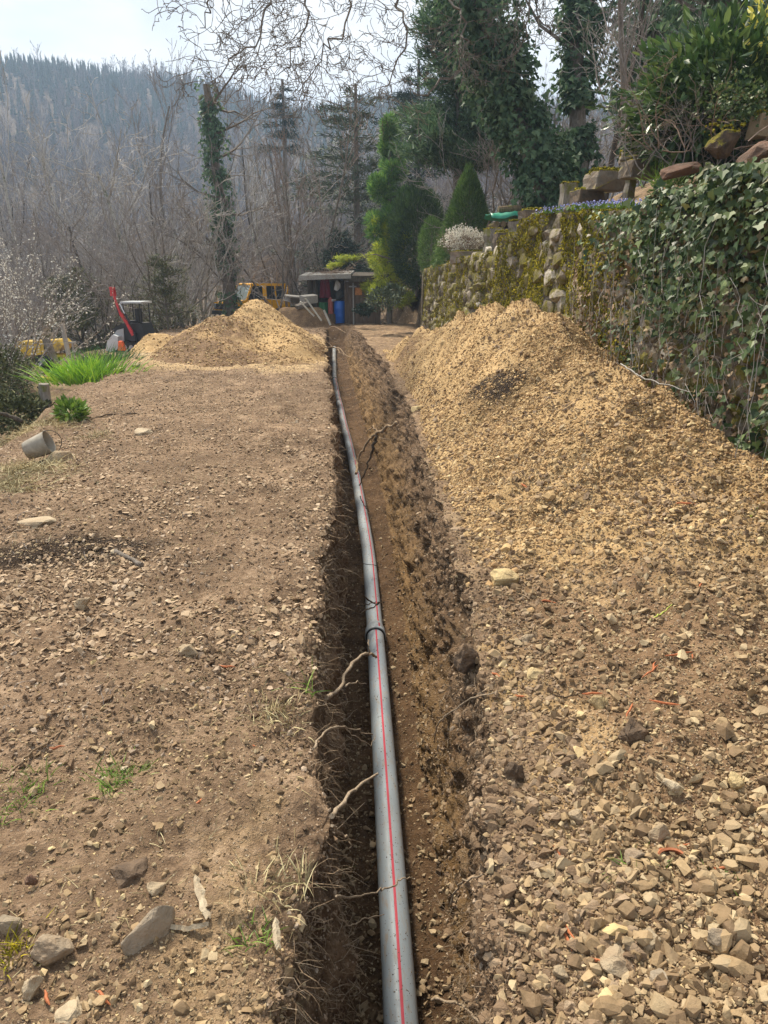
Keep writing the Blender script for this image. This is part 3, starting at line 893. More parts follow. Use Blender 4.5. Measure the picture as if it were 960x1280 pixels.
rock(77, 569, 40, 24, M_rockw, 'pale rock beside the dirty bucket on the bank', 28, .1, .8)
rock(60, 558, 30, 18, M_rockw, 'small pale rock wedged against the dirty bucket', 29, .1, .8)
rock(45, 650, 54, 20, M_rockw, 'sand coloured rock sunk in the bank above the dark soil patch', 30, .2, .8)
rock(143, 690, 12, 10, M_rockw, 'small white stone lying in the dark soil patch', 31)
rock(149, 462, 20, 12, M_rockw, 'pale stone right of the daffodil clump', 32)
rock(170, 456, 16, 8, M_rockw, 'small flat pale stone near the foot of the far heap', 33)
rock(520, 507, 22, 16, M_rocky, 'yellow stone at the far right lip of the trench', 34)
rock(585, 815, 40, 46, M_clod, 'grey brown clod hanging on the right lip of the trench', 35, cat='clod', name='clod', rough=.12)
rock(640, 960, 36, 40, M_clod, 'crumbling brown clod on the right lip beside the coarse gravel', 36, cat='clod', name='clod', rough=.12)

# ================================================================ PIPE
M_pvc = simple('grey plastic pipe', (.235, .285, .325), .33, .5, .05, 5, dirt=None)
q = M_pvc.node_tree
M_pvc2 = N('dusty grey plastic', .45, .4)
nn = M_pvc2.noise(2.2, 6, .7); n5 = M_pvc2.noise(45, 4, .7, stretch=(1, .25, 1))
cc = M_pvc2.mix(M_pvc2.rng(nn, .35, .75, 0, .5), (.29, .335, .37), (.36, .365, .355))
cc = M_pvc2.mix(M_pvc2.rng(n5, .52, .70, 0, .7), cc, (.32, .25, .17))
sepz = M_pvc2.n('ShaderNodeSeparateXYZ'); M_pvc2.l(M_pvc2.pos, sepz.inputs[0])
cc = M_pvc2.mix(M_pvc2.math('MULTIPLY', M_pvc2.rng(sepz.outputs[1], 6, 13), M_pvc2.rng(M_pvc2.noise(9, 5, .7), .45, .6, 0, .8)), cc, (.25, .19, .13))
M_pvc2.col(cc)
M_pvc2.l(M_pvc2.rng(n5, .45, .7, .38, .7), M_pvc2.b.inputs['Roughness'])
M_red = simple('red stripe ink', (.50, .045, .07), .4, .4, .08)
M_rubber = simple('black rubber', (.015, .015, .016), .5, .4)
PR = .0625
def ppt(y):
    return np.stack([PX(y), y, FZ(np.minimum(y, 25.2))+PR+.012+.02*np.sin(y*.6)+.015*np.sin(y*1.7+1)], -1)
yy = np.concatenate([np.linspace(.25, 10, 90), np.linspace(10.1, 25.2, 90)])
# smooth the course
cx = PX(yy); ker = np.hanning(17); ker /= ker.sum()
cxs = np.convolve(np.pad(cx, 8, 'edge'), ker, 'valid')
PC = ppt(yy); PC[:, 0] = cxs
pipe = thing('drain_pipe', 'long grey plastic drain pipe with a red stripe lying in the trench', 'pipe', tuple(PC[0]))
inv = -PC[0]
JY = 4.95
# spigot sections with socket at the joint (bell belongs to the farther length)
def course(y):
    return np.stack([np.interp(y, yy, PC[:, 0]), y, np.interp(y, yy, PC[:, 2])], -1)
def sect(name, ya, yb, n=90):
    y = np.linspace(ya, yb, n)
    V, F = polytube(course(y)+inv, PR, 40)
    return ob(name, V, F, M_pvc2.m, pipe, smooth=True)
sect('pipe_length', .25, JY+.06, 60); sect('pipe_length', JY+.145, 20.0, 140); sect('pipe_length', 20.1, 25.2, 50)
for jy in (JY, 20.0):
    y = np.array([jy-.002, jy, jy+.004, jy+.012, jy+.018, jy+.03, jy+.034, jy+.10, jy+.15, jy+.16])
    r = np.array([PR+.002, .0755, .0775, .0785, .0765, .0765, .074, .0735, .0635, PR+.0004])
    V, F = polytube(course(y)+inv, r, 40)
    ob('socket', V, F, M_pvc2.m, pipe, smooth=True)
    y = np.array([jy-.012, jy-.010, jy+.004]); V, F = polytube(course(y)+inv, [PR+.001, .0725, .0725], 40)
    ob('rubber_seal', V, F, M_rubber, pipe, smooth=True)
# stripe, proud of the pipe by a hair
def stripe(y0, y1, r, n, ph, hw=.0055):
    y = np.linspace(y0, y1, n); c = course(y)+inv
    V = []
    for a in np.linspace(-hw/r, hw/r, 4):
        aa_ = ph+a
        V.append(c+np.array([math.sin(aa_)*r, 0, math.cos(aa_)*r]))
    V = np.stack(V, 1)
    return V.reshape(-1, 3), grid_faces(n, 4)
for y0, y1, r, n, ph in ((.25, JY-.013, PR+.0007, 60, .06), (JY+.16, 19.9, PR+.0007, 160, .42)):
    V, F = stripe(y0, y1, r, n, ph)
    ob('red_stripe', V, F, M_red, pipe)
V, F = stripe(JY+.035, JY+.10, .0748, 5, .42); ob('red_stripe', V, F, M_red, pipe)

nk = 1500
ky = np.exp(R.uniform(math.log(1.6), math.log(22), nk)); ka = R.normal(size=nk)*.55
kp = course(ky)+inv+np.stack([np.sin(ka)*PR, 0*ky, np.cos(ka)*PR], -1)
scatter('soil_crumbs', PEBS, kp, rotmats(nk), R.uniform(.0012, .0042, nk)*(1+ky*.12), M_clod2, pipe)
# ================================================================ ROOTS AND TWIGS
def wig(p0, p1, n=14, a=.02, sag=0.0, seed=0):
    rs = np.random.RandomState(seed)
    t = np.linspace(0, 1, n)[:, None]
    P = np.array(p0)*(1-t)+np.array(p1)*t
    off = np.cumsum(rs.normal(size=(n, 3))*a, 0)
    off -= off[0]+(off[-1]-off[0])*t
    P = P+off; P[:, 2] += sag*np.sin(t[:, 0]*np.pi)
    return P
def path_px(pts):
    """pts: (px, py, distance)"""
    return np.array([at(*p)[:] for p in pts])
def smoothpath(P, k=5, a=.0, seed=0):
    P = np.asarray(P, float); m = len(P)
    t = np.linspace(0, m-1, (m-1)*k+1)
    Q = np.stack([np.interp(t, np.arange(m), P[:, i]) for i in range(3)], 1)
    for _ in range(2):
        Q[1:-1] = (Q[:-2]+Q[1:-1]*2+Q[2:])/4
    if a:
        Q[1:-1] += np.random.RandomState(seed).normal(size=Q[1:-1].shape)*a
    return Q
def root(paths, mat, label, cat='root', name='root', a=.004, seed=0):
    """paths: list of (points, r0, r1)"""
    mb = MB()
    for i, (pts, r0, r1) in enumerate(paths):
        Q = smoothpath(pts, 5, a, seed+i)
        mb.tube(Q, np.linspace(r0, r1, len(Q))*.82*(1+.18*np.random.RandomState(seed).normal(size=len(Q)).clip(-1, 1)), 7)
    return mb.obj(name, mat, smooth=True, label=label, cat=cat)
root([(path_px([(408, 872, 3.3), (425, 862, 3.6), (432, 840, 3.9), (447, 822, 4.1), (462, 816, 4.35), (470, 822, 4.6)]), .012, .009),
      (path_px([(462, 816, 4.35), (461, 808, 4.3), (459, 800, 4.4)]), .006, .003),
      (path_px([(432, 858, 3.6), (445, 852, 3.9), (458, 855, 4.1)]), .005, .003),
      (path_px([(427, 862, 3.6), (434, 872, 3.7), (432, 882, 3.7)]), .004, .002)],
     M_rootp, 'stout knobbly root reaching over the pipe just below its socket joint', seed=3)
root([(path_px([(392, 936, 2.6), (405, 915, 2.9), (425, 907, 3.1), (445, 912, 3.4), (466, 918, 3.75)]), .006, .003),
      (path_px([(430, 908, 3.15), (448, 925, 3.3), (464, 932, 3.6), (468, 922, 3.7)]), .003, .0015)],
     M_rootp, 'thin arched root left of the pipe, second one below the socket joint', seed=8)
root([(path_px([(415, 1020, 2.3), (430, 1000, 2.6), (448, 982, 2.9), (472, 967, 3.25)]), .010, .006)],
     M_rootp, 'straight cut root stub touching the left side of the pipe', seed=12, a=.003)
root([(path_px([(420, 1120, 2.2), (450, 1121, 2.5), (475, 1112, 2.72), (492, 1107, 2.75), (505, 1097, 2.76), (518, 1098, 2.85)]), .0045, .003)],
     M_rootp, 'wavy thin root lying across the pipe near the bottom', seed=15, a=.003)
root([(path_px([(405, 1130, 2.2), (425, 1150, 2.4), (440, 1158, 2.5), (455, 1148, 2.6), (480, 1143, 2.75)]), .0035, .002)],
     M_rootp, 'looping hair thin root left of the pipe, just under the wavy one', seed=18, a=.002)
root([(path_px([(415, 1032, 2.2), (432, 1046, 2.5), (437, 1048, 2.6), (438, 1064, 2.6)]), .005, .003)], M_rootp, 'short bent root stub hanging from the left bank below the cut stub', seed=20)
root([(path_px([(543, 925, 3.4), (546, 905, 3.2), (565, 888, 3.0), (590, 872, 2.85), (618, 866, 2.7)]), .0045, .003)], M_rootp, 'long curved pale root on the right trench wall', seed=22, a=.002)
root([(path_px([(564, 1130, 2.6), (570, 1108, 2.5), (590, 1098, 2.4), (622, 1088, 2.3)]), .005, .0035), (path_px([(608, 1096, 2.35), (620, 1110, 2.35), (628, 1116, 2.3)]), .003, .0015)], M_rootp, 'forked root on the lower right trench wall', seed=25, a=.003)
root([(path_px([(540, 1250, 2.6), (565, 1250, 2.5), (580, 1258, 2.4), (600, 1280, 2.2), (612, 1300, 2.1)]), .006, .005), (path_px([(572, 1252, 2.45), (567, 1240, 2.4)]), .003, .002)], M_rootp, 'branching root at the bottom edge right of the pipe', seed=28, a=.004)
root([(path_px([(610, 980, 2.7), (620, 988, 2.7), (636, 992, 2.6), (650, 990, 2.5)]), .004, .002)], M_rootp, 'short pale root poking from the right wall beside the clod', seed=29, a=.002)
root([(path_px([(455, 745, 5.6), (470, 756, 5.6), (475, 752, 5.5), (462, 762, 5.3), (440, 768, 5.0)]), .008, .006), (path_px([(445, 758, 5.3), (460, 756, 5.5), (470, 752, 5.6)]), .006, .004)],
     M_rootd, 'dark double root looped over the pipe just beyond the socket', seed=31, a=.006)
root([(path_px([(443, 705, 6.2), (462, 705, 6.5), (478, 710, 6.6), (500, 714, 6.4)]), .004, .003)], M_rootd, 'thin dark root laid across the pipe beyond the looped root', seed=33)
root([(path_px([(450, 620, 8.0), (455, 632, 8.3), (462, 640, 8.4)]), .006, .004)], M_rootd, 'small black root hooked on the pipe beyond the middle', seed=34)
root([(path_px([(445, 592, 8.6), (447, 575, 8.9), (456, 560, 8.8), (463, 548, 8.6), (472, 541, 8.2), (485, 534, 7.9), (497, 528, 7.8)]), .018, .022),
      (path_px([(447, 578, 8.9), (440, 570, 9.2)]), .006, .004), (path_px([(472, 541, 8.2), (466, 533, 8.3), (458, 541, 8.5)]), .011, .007)],
     M_root, 'thick broken branch slanting from the right bank down onto the pipe', 'branch', 'branch', seed=36, a=.008)
root([(path_px([(449, 607, 8.2), (456, 590, 8.2), (463, 572, 8.2), (468, 556, 8.1), (471, 545, 8.1)]), .008, .022), (path_px([(453, 595, 8.2), (450, 590, 8.3)]), .005, .003)],
     M_rootd, 'dark charred looking prong hanging over the pipe beside the broken branch', 'branch', 'branch', seed=38, a=.008)
root([(path_px([(470, 546, 8.1), (480, 549, 8.0), (500, 549, 7.9), (512, 556, 7.8)]), .005, .003)], M_root, 'thin twig running right from the broken branch', 'twig', 'twig', seed=39)
for i, (pts, l) in enumerate([([(421, 428, 22), (402, 418, 22), (392, 415, 22)], 'pale root crossing the far end of the trench'),
        ([(404, 422, 20), (418, 434, 20), (430, 444, 19)], 'thin root slanting down over the far trench'),
        ([(398, 436, 18), (420, 432, 18.5), (438, 447, 17)], 'nearest of the thin roots over the far trench'),
        ([(405, 412, 24), (420, 408, 24), (432, 416, 23)], 'farthest thin root before the shed')]):
    root([(path_px(pts), .02, .012)], M_root, l, seed=40+i, a=.02)

def lay(pts, r0, r1, mat, label, name='twig', cat='twig', lift=None, forks=(), seed=0, a=.003):
    pp = np.array([hit(x, y, r0*.7 if lift is None else lift)[:] for x, y in pts])
    paths = [(pp, r0, r1)]
    for f in forks:
        paths.append((np.array([hit(x, y, r0*.7)[:] for x, y in f]), r0*.7, r1*.7))
    return root(paths, mat, label, cat, name, a, seed)
lay([(8, 975), (30, 950), (60, 930), (78, 915)], .007, .004, M_root, 'long brown stick on the left bank at the frame edge', 'stick', 'stick', seed=51)
lay([(2, 676), (20, 664), (50, 662), (88, 660), (112, 655)], .005, .003, M_rootp, 'thin bent twig above the dark soil patch', seed=52)
lay([(2, 695), (35, 712), (60, 728), (75, 745)], .005, .003, M_rootp, 'slender twig slanting over the dark soil patch', seed=53)
lay([(15, 790), (30, 800), (55, 800), (85, 798), (100, 790), (128, 768)], .006, .004, M_rootp, 'pale twig with a fork lying left of the white flake', seed=54, forks=[[(103, 812), (102, 795), (98, 785), (82, 768)]])
lay([(45, 735), (52, 748), (50, 762)], .005, .003, M_rootp, 'short curled twig above the forked twig', seed=55)
lay([(118, 524), (135, 520), (152, 519), (172, 518)], .012, .008, M_rootd, 'dark straight stick on the far left bank', 'stick', 'stick', seed=56)
lay([(58, 530), (68, 524), (82, 517)], .035, .03, M_log, 'short orange brown log on the slope by the small leafy plant', 'log', 'log', seed=57, a=.001)
lay([(145, 692), (158, 700), (178, 710)], .022, .016, M_bark, 'grey brown piece of branch lying in the dark soil patch', 'branch', 'branch', seed=58)
lay([(165, 1075), (190, 1068), (205, 1065)], .003, .002, M_rootp, 'thin straw coloured twig above the grey slab', seed=59)
lay([(172, 995), (182, 985), (190, 955)], .003, .0015, M_rootp, 'fine twig right of the bright grass tuft', seed=60)
lay([(225, 957), (240, 956), (270, 955), (290, 965)], .003, .0015, M_root, 'fine curved twig above the curled orange sliver', seed=61)
lay([(127, 1022), (140, 1015), (158, 1010)], .005, .003, M_root, 'brown twig below the bright grass tuft', seed=62)
lay([(560+130, 870), (715, 872), (560+290-115, 866)], .004, .002, M_rootd, 'dark twig on the gravel near the yellow stone', seed=63)
lay([(618, 684), (632, 692), (655, 698)], .005, .003, M_rootd, 'dark twig just above the flat yellow slab', seed=64)
lay([(843, 870), (870, 867), (886, 866)], .005, .003, M_rootd, 'dark stick lying in the gravel at right', 'stick', 'stick', seed=65)
root([(path_px([(776, 455, 6.4), (792, 465, 6.2), (802, 472, 6.1), (830, 480, 5.9), (862, 490, 5.7)]), .008, .004)], M_twigp, 'long pale stick leaning against the foot of the ivy wall', 'stick', 'stick', seed=66)

# orange slivers of bark
slv = [(307, 931, 24, .5), (248, 1005, 34, -.9), (234, 968, 14, 1.4), (152, 1096, 20, .2), (72, 938, 14, -.1), (130, 1255, 20, .6), (284, 836, 18, .2), (60, 1252, 14, .9),
       (690, 1063, 34, 1.4), (699, 1068, 30, 1.55), (702, 1165, 40, 1.5), (707, 1162, 32, 1.35), (800, 1118, 30, -1.2), (816, 1100, 20, 1.2), (830, 882, 28, .35), (865, 812, 24, -1.1),
       (848, 824, 30, -.1), (812, 846, 26, -.5), (816, 841, 18, -.9), (740, 848+22, 20, .2), (787, 892, 24, -.9), (846, 1067, 34, .03), (838, 1062, 40, -.1), (895, 1090, 20, .1), (790, 711, 18, .2), (727, 765, 12, 1.2),
       (858, 633, 20, .4), (875, 735, 16, -.9), (685, 755, 16, .3), (620, 835+12, 10, .8), (745, 1265-60, 12, .5), (650, 872, 10, .5), (655, 612, 10, 1.2)]
sl_lab = ['short fat orange bark sliver near the left trench lip below the dry grass tuft', 'long curved orange sliver on the left bank', 'short upright orange sliver just above the long curved one on the left bank',
 'orange sliver right above the grey slab on the left bank', 'orange sliver left of the bright green grass tuft', 'orange sliver at the bottom of the left bank below the grey white boulder', 'orange sliver right of the long pale limestone flake',
 'stubby orange sliver in the bottom left corner', 'upright pair of orange slivers at the right lip, left one', 'upright pair of orange slivers at the right lip, right one',
 'long orange sliver low on the right trench lip, left of a close pair', 'long orange sliver low on the right trench lip, right of a close pair', 'stubby orange sliver standing by the green sprout', 'small orange sliver just above right of the green sprout',
 'flat orange sliver by the dark stick in the right gravel', 'orange sliver pointing up the heap above the coarse gravel', 'level orange sliver touching the one that points up the heap', 'slanting orange sliver left of the crossed group in the right gravel',
 'short orange sliver crossing the slanting one in the right gravel', 'orange sliver right of the yellow stone by the lip', 'orange sliver resting by the dark brown clod', 'level orange sliver lying against the curved terracotta shard',
 'longest orange sliver, just above the curved terracotta shard', 'faint orange sliver right of the curved terracotta shard', 'orange sliver high on the gravel right of the flat yellow slab', 'tiny upright orange sliver right of the small square pale stone',
 'orange sliver high on the sandy heap towards the wall', 'orange sliver on the heap near the right edge', 'small orange sliver between the flat yellow slab and the coarse gravel', 'tiny orange sliver left of the pale yellow stone at the lip',
 'tiny orange sliver low in the right gravel above the blocky stone', 'tiny orange sliver left of the yellow stone above the clod', 'tiny upright orange sliver on the lip above the flat yellow slab']
for i, (px, py, ln, an) in enumerate(slv):
    p = hit(px, py, .004)
    t = (p-Vector((0, 0, CAMZ))).length
    l_ = ln*t/FPX*1.15
    dx, dy = math.cos(an)*l_/2, -math.sin(an)*l_/2*1.25
    q0, q1 = p-Vector((dx, dy, 0)), p+Vector((dx, dy, 0))
    pts = wig((q0.x, q0.y, surf(q0.x, q0.y)+.008), (q1.x, q1.y, surf(q1.x, q1.y)+.008), 5, .004, 0, i)
    mb = MB(); mb.tube(pts, np.array([.0018, .0040, .0044, .0038, .0014])*max(1, t/3.2), 6)
    mb.obj('bark_sliver', M_orange, label=sl_lab[i], cat='bark sliver', group='orange bark slivers scattered on the ground')
p = hit(835, 1078, .01)
mb = MB()
a_ = np.linspace(-1.2, 1.2, 9)
V = [(p.x+.035*math.sin(a)+.008*k, p.y+.02*math.cos(a)-.02*k, p.z+.004+.03*k*(.5+.5*math.cos(a))) for k in (-.5, .5) for a in a_]
mb.add(V, [[i, i+1, 9+i+1, 9+i] for i in range(8)])
so = mb.obj('pot_shard', simple('terracotta', (.42, .15, .07), .7, .3, .2, 30), label='curved terracotta coloured shard in the lower right gravel', cat='shard')
sm = so.modifiers.new('thick', 'SOLIDIFY'); sm.thickness = .006

# torn pale scraps
def scrap(pts, wdt, label, mat):
    c = np.array([hit(x, y, .014)[:] for x, y in pts])
    Q = smoothpath(c, 6, .001, 3); n = len(Q)
    T = unit(np.gradient(Q, axis=0)); S = unit(np.cross(T, [0, 0, 1.0]))
    ww = wdt*np.sin(np.linspace(.5, 2.7, n))*(1+.2*R.normal(size=n))
    V = np.concatenate([Q-S*ww[:, None], Q+[0, 0, .008], Q+S*ww[:, None]])
    F = [[k*n+i, k*n+i+1, (k+1)*n+i+1, (k+1)*n+i] for k in (0, 1) for i in range(n-1)]
    o = ob('wood_splinter', V, F, mat, label=label, cat='splinter')
    m = o.modifiers.new('thick', 'SOLIDIFY'); m.thickness = .003
    return o
M_scrap = stone_mat('bleached wood', [(0, (.40, .33, .23)), (1, (.52, .45, .33))], sc=60)
scrap([(245, 1103), (252, 1128), (261, 1155)], .010, 'bleached splinter of wood right of the grey slab', M_scrap)
scrap([(345, 1158), (346, 1178), (349, 1196)], .008, 'pale torn splinter at the left lip of the trench', M_scrap)
scrap([(208, 1165), (232, 1170), (262, 1164)], .006, 'thin straw coloured splinter below the grey slab', M_scrap)
p = hit(262, 1134)

# fine hair roots and straws on the trench walls and banks
def hairs(P, n, wf, ln, r, mat, name, parent, droop=.5, out_=1.0, seg=4):
    pos, nr = grid_sample(P, n, wf)
    d = unit(nr*out_+R.normal(size=nr.shape)*.7)
    L_ = ln*R.uniform(.4, 1.3, n)
    dist = np.linalg.norm(pos-np.array([0, 0, CAMZ]), axis=1)
    rr = np.maximum(r, .00045*dist)
    S = []
    p = pos.copy()
    for k_ in range(seg):
        d = unit(d+R.normal(size=d.shape)*.35+np.array([0, 0, -droop*.35]))
        q_ = p+d*(L_/seg)[:, None]
        f0, f1 = 1-k_/seg*.7, 1-(k_+1)/seg*.7
        S.append(np.concatenate([p, q_, (rr*f0)[:, None], (rr*f1)[:, None]], 1))
        p = q_
    V, F = segtubes(np.concatenate(S), 3)
    ob(name, V, F, mat, parent, kind='stuff', attrs={'rnd': np.repeat(np.tile(R.rand(n), seg), 6)})
wl = lambda c: (c[..., 2] < -.03)*(c[..., 2] > -.93)*(c[..., 0] > XL(c[..., 1])-.06)*(c[..., 0] < XR(c[..., 1])+.08)
hairs(GP, 5200, lambda c, n: wl(c)*patch(c, 3, 111)**2/(c[..., 1]**2+3), .085, .0009, M_root, 'fine_roots', ground)
hairs(GP, 1300, lambda c, n: wl(c)*patch(c, 3, 112)**2/(c[..., 1]**2+3), .13, .0011, M_rootp, 'pale_fine_roots', ground)
hairs(GP, 700, lambda c, n: wl(c)*(c[..., 0] < .3)*sstep(-.45, -.05, c[..., 2])/(c[..., 1]**2+2), .14, .0016, M_root, 'bank_roots', ground, droop=1.2)
hairs(GP, 4200, lambda c, n: (c[..., 0] < XL(c[..., 1]))*(c[..., 0] > EL(c)-1.5)*D2(c)*patch(c, 1.5, 113), .055, .0010, M_straw, 'straw_litter', ground, droop=.5, out_=.15, seg=2)
hairs(GP, 900, lambda c, n: (c[..., 0] < XL(c[..., 1]))*(c[..., 0] > EL(c)-1.5)*(c[..., 0] < -.9)*D2(c)*patch(c, 1.5, 114), .11, .0016, M_twig, 'twig_litter', ground, droop=.5, out_=.12, seg=4)
hairs(HR, 500, lambda c, n: D2(c), .05, .0011, M_root, 'twig_litter', heap_r, droop=.5, out_=.15, seg=3)

# ================================================================ RETAINING WALL
M_wall = N('mossy rubble', .95, .2)
_n = M_wall.noise(6, 6, .7); _c = M_wall.ramp(M_wall.noise(16, 5, .7), [(.3, (.07, .055, .04)), (.55, (.20, .165, .125)), (.75, (.40, .36, .30))])
M_wall.col(M_wall.mix(M_wall.rng(_n, .5, .62), _c, (.10, .095, .02))).bump(M_wall.noise(24, 5, .7), 1.0, .03)
M_wst = N('lichened wall stone', .9, .25)
_r = M_wst.rnd()
_c = M_wst.ramp(_r, [(0, (.12, .10, .075)), (.45, (.21, .18, .14)), (.8, (.33, .29, .24)), (1, (.55, .51, .45))])
_c = M_wst.mix(1.0, _c, M_wst.ramp(M_wst.noise(18, 6, .7), [(.3, (.5, .48, .45)), (.65, (1.2, 1.18, 1.15))]), 'MULTIPLY')
_c = M_wst.mix(M_wst.rng(M_wst.noise(3.3, 6, .7), .43, .54), _c, M_wst.ramp(M_wst.noise(30, 4, .6), [(.3, (.07, .065, .012)), (.7, (.20, .17, .03))]))
M_wst.col(_c).bump(M_wst.noise(30, 6, .7), .9, .018)
wall = thing('retaining_wall', 'mossy rubble stone retaining wall along the right side of the bank', 'wall', (WX, 0, 0))
wy = np.linspace(.6, 25.6, 380); wz = np.linspace(0, 1, 50)
WYg, WU = np.meshgrid(wy, wz, indexing='ij')
WZg = -.35+(WTOP(WYg)+.10+.07*fbm(WYg*1.7, 0, 0, 4, 121)+.35)*WU
bul = lambda y, z: .09*fbm(y*1.1, z*1.1, 0, 3, 123)
WXg = .10+.10*WU-bul(WYg, WZg)+.05*fbm(WYg*5, WZg*5, 0, 4, 122)
Pf = np.stack([WXg, WYg, WZg], -1)
top = np.stack([np.linspace(.2, .7, 9)[None]+WXg[:, -1:], np.repeat(wy[:, None], 9, 1), WZg[:, -1:]+.03*fbm(WYg[:, :9]*4, np.linspace(0, 1, 9)[None], 0, 3, 124)-np.linspace(0, .22, 9)[None]], -1)
Pw = np.concatenate([Pf, top], 1)
ob('wall_core', Pw, grid_faces(Pw.shape[0], Pw.shape[1])[:, ::-1], M_wall.m, wall, smooth=True)
# end face
mb = MB(); mb.box((.40, 25.68, .8), (.62, .3, 2.3), jit=.06); mb.obj('wall_end', M_wall.m, wall)
sp = []
z = -.15
row = 0
while z < 2.7:
    h = random.uniform(.11, .26)
    y = 3.2+random.random()*.3
    while y < 25.5:
        wd = random.choice((.14, .2, .27, .4, .55))*random.uniform(.8, 1.2)*(1.0 if y < 14 else 1.25)
        zz = z+random.uniform(-.07, .07)
        if zz+h*.5 < WTOP(y)+.09:
            sp.append((y+wd/2, zz+h/2, wd*.96, h*.95*random.uniform(.8, 1.1)))
        y += wd+random.uniform(0, .05)
    z += h*.96
    row += 1
sp = [(y, z, a, b) for y, z, a, b in sp if not (y > 8 and z < .3) and fbm(y*.9, z*.9, 0, 2, 125) > -.75]
sp.sort(key=lambda q: -(q[2]/q[0])*(1.0 if q[0] > 5.4 else .3))
def blocky(i):
    rs = np.random.RandomState(300+i); P_ = []
    for k in range(14):
        a = k*6.283/14+rs.uniform(-.15, .15); c, s = math.cos(a), math.sin(a); k2 = (abs(c)**2.6+abs(s)**2.6)**(-1/2.6)*rs.uniform(.86, 1.05)
        for q in (.0, .8):
            P_.append([c*k2*(1-q*.12), -q*.75+rs.uniform(-.06, .06), s*k2*(1-q*.12)])
    for k in range(4):
        P_.append([rs.uniform(-.6, .6), -rs.uniform(.65, .95), rs.uniform(-.6, .6)])
    b = bmesh.new()
    for q in P_:
        b.verts.new((q[0], -q[1], q[2]))
    bmesh.ops.convex_hull(b, input=b.verts)
    for v in [v for v in b.verts if not v.link_faces]:
        b.verts.remove(v)
    bmesh.ops.triangulate(b, faces=b.faces); b.verts.index_update()
    V = np.array([v.co[:] for v in b.verts]); F = np.array([[v.index for v in f.verts] for f in b.faces]); b.free()
    return V, F
svs = [blocky(i) for i in range(14)]
sms = [mesh('stone', v, f, M_wst.m) for v, f in svs]
rv, rp, rm, rs_ = [], [], [], []
for i, (y, z, a, b) in enumerate(sp):
    xx = float(.10+.10*(z+.35)/2.8-bul(y, z))+.08+random.uniform(-.03, .03)
    e = Matrix.Rotation(random.uniform(-.12, .12), 4, 'X') @ Matrix.Rotation(math.pi/2+random.uniform(-.1, .1), 4, 'Z')
    sc = (a/2*1.3, .15/.78/1.2, b/2*1.35)
    if i < 300:
        o = link('stone', random.choice(sms), wall)
        o.matrix_local = Matrix.Translation((xx, y, z)) @ e @ Matrix.Diagonal((*sc, 1))
    else:
        rp.append((xx, y, z)); rm.append(np.array(e.to_3x3())); rs_.append(sc)
V, F, A = join(svs, np.array(rp), np.array(rm), np.array(rs_), R.rand(len(rp)))
ob('small_stones', V, F, M_wst.m, wall, attrs={'rnd': A}, kind='stuff')
# moss cushions on face, edge and coping
def tri_leaf(w_, l_):
    return np.array([[-w_/2, 0, 0], [w_/2, 0, 0], [0, l_, 0.0]]), np.array([[0, 1, 2]])
def moss_on(P, n, wf, name, parent, lo=.018, hi=.055, off=.01, org=(0, 0, 0)):
    pos, nr = grid_sample(P, n, wf)
    s = R.uniform(lo, hi, n)
    M = frames(unit(nr+R.normal(size=nr.shape)*.25))
    scatter(name, PEBS, pos+nr*off, M, s[:, None]*R.uniform(.7, 1.25, (n, 3))*np.array([1, 1, .8]), M_moss, parent)
Pw2 = Pw.copy(); Pw2[:, 10:-8, 0] -= .05+.07*np.clip(fbm(Pw[:, 10:-8, 1]*1.4, Pw[:, 10:-8, 2]*1.2, 0, 3, 137), 0, 1)
def mossw(c, n):
    y, z = c[..., 1], c[..., 2]
    tops = sstep(.50, .0, WTOP(y)+.1-z)
    f = fbm(y*1.1, z*1.3, 0, 4, 131)
    m = sstep(-.05, .22, f+.6*tops+.10+.25*sstep(13, 15, y))
    m = np.clip(m+.8*np.exp(-((y-11.2)/2.3)**2)*sstep(-.55, -.2, f), 0, 1)
    return m*(y > 6.5)*(z > .2)*sstep(6.8, 8.5, y+.6*(f))*(1+1.5*np.exp(-((y-11)/2.2)**2))/y
moss_on(Pw2, 46000, mossw, 'moss', wall, .010, .030)

# ================================================================ IVY
def leafshape(pts, fold=.12):
    """outline (x,y) fan round the centre of the blade with a fold"""
    P = np.array([[0, .35, 0]]+[[x, y, fold*abs(x)] for x, y in pts], float)
    n = len(pts)
    return P, np.array([[0, i+1, (i+1) % n+1] for i in range(n)])
IVY = [leafshape([(0, 0), (.32, -.08), (.58, .28), (.28, .42), (.0, 1.0), (-.28, .42), (-.58, .28), (-.32, -.08)], .18),
       leafshape([(0, .05), (.3, -.02), (.46, .34), (.22, .5), (.0, .9), (-.24, .48), (-.5, .3), (-.3, -.05)], -.1)]
LANCE = [leafshape([(0, 0), (.16, .25), (.18, .6), (0, 1.0), (-.18, .6), (-.16, .25)], .25),
         leafshape([(0, 0), (.15, .3), (.12, .6), (.03, 1.0), (-.13, .6), (-.14, .3)], -.2)]
IVYS = [leafshape([(0, 0), (.5, .2), (.2, .45), (0, 1.0), (-.24, .45), (-.5, .25)], .1)]
QUAD = [(np.array([[0, 0, 0], [.32, .5, .08], [0, 1, 0], [-.32, .5, .08]]), np.array([[0, 1, 2], [0, 2, 3]]))]
NEEDLE = [(np.array([[-.5, 0, 0], [.5, 0, 0], [.15, 1, .05], [-.15, 1, .05]])*np.array([.16, 1, 1]), np.array([[0, 1, 2], [0, 2, 3]]))]
def orient(nrm, dirn):
    """matrices with local z ~ nrm and local y ~ dirn"""
    Yv = unit(dirn); Zv = unit(nrm-(nrm*Yv).sum(-1, keepdims=True)*Yv); Xv = np.cross(Yv, Zv)
    return np.stack([Xv, Yv, Zv], -1)
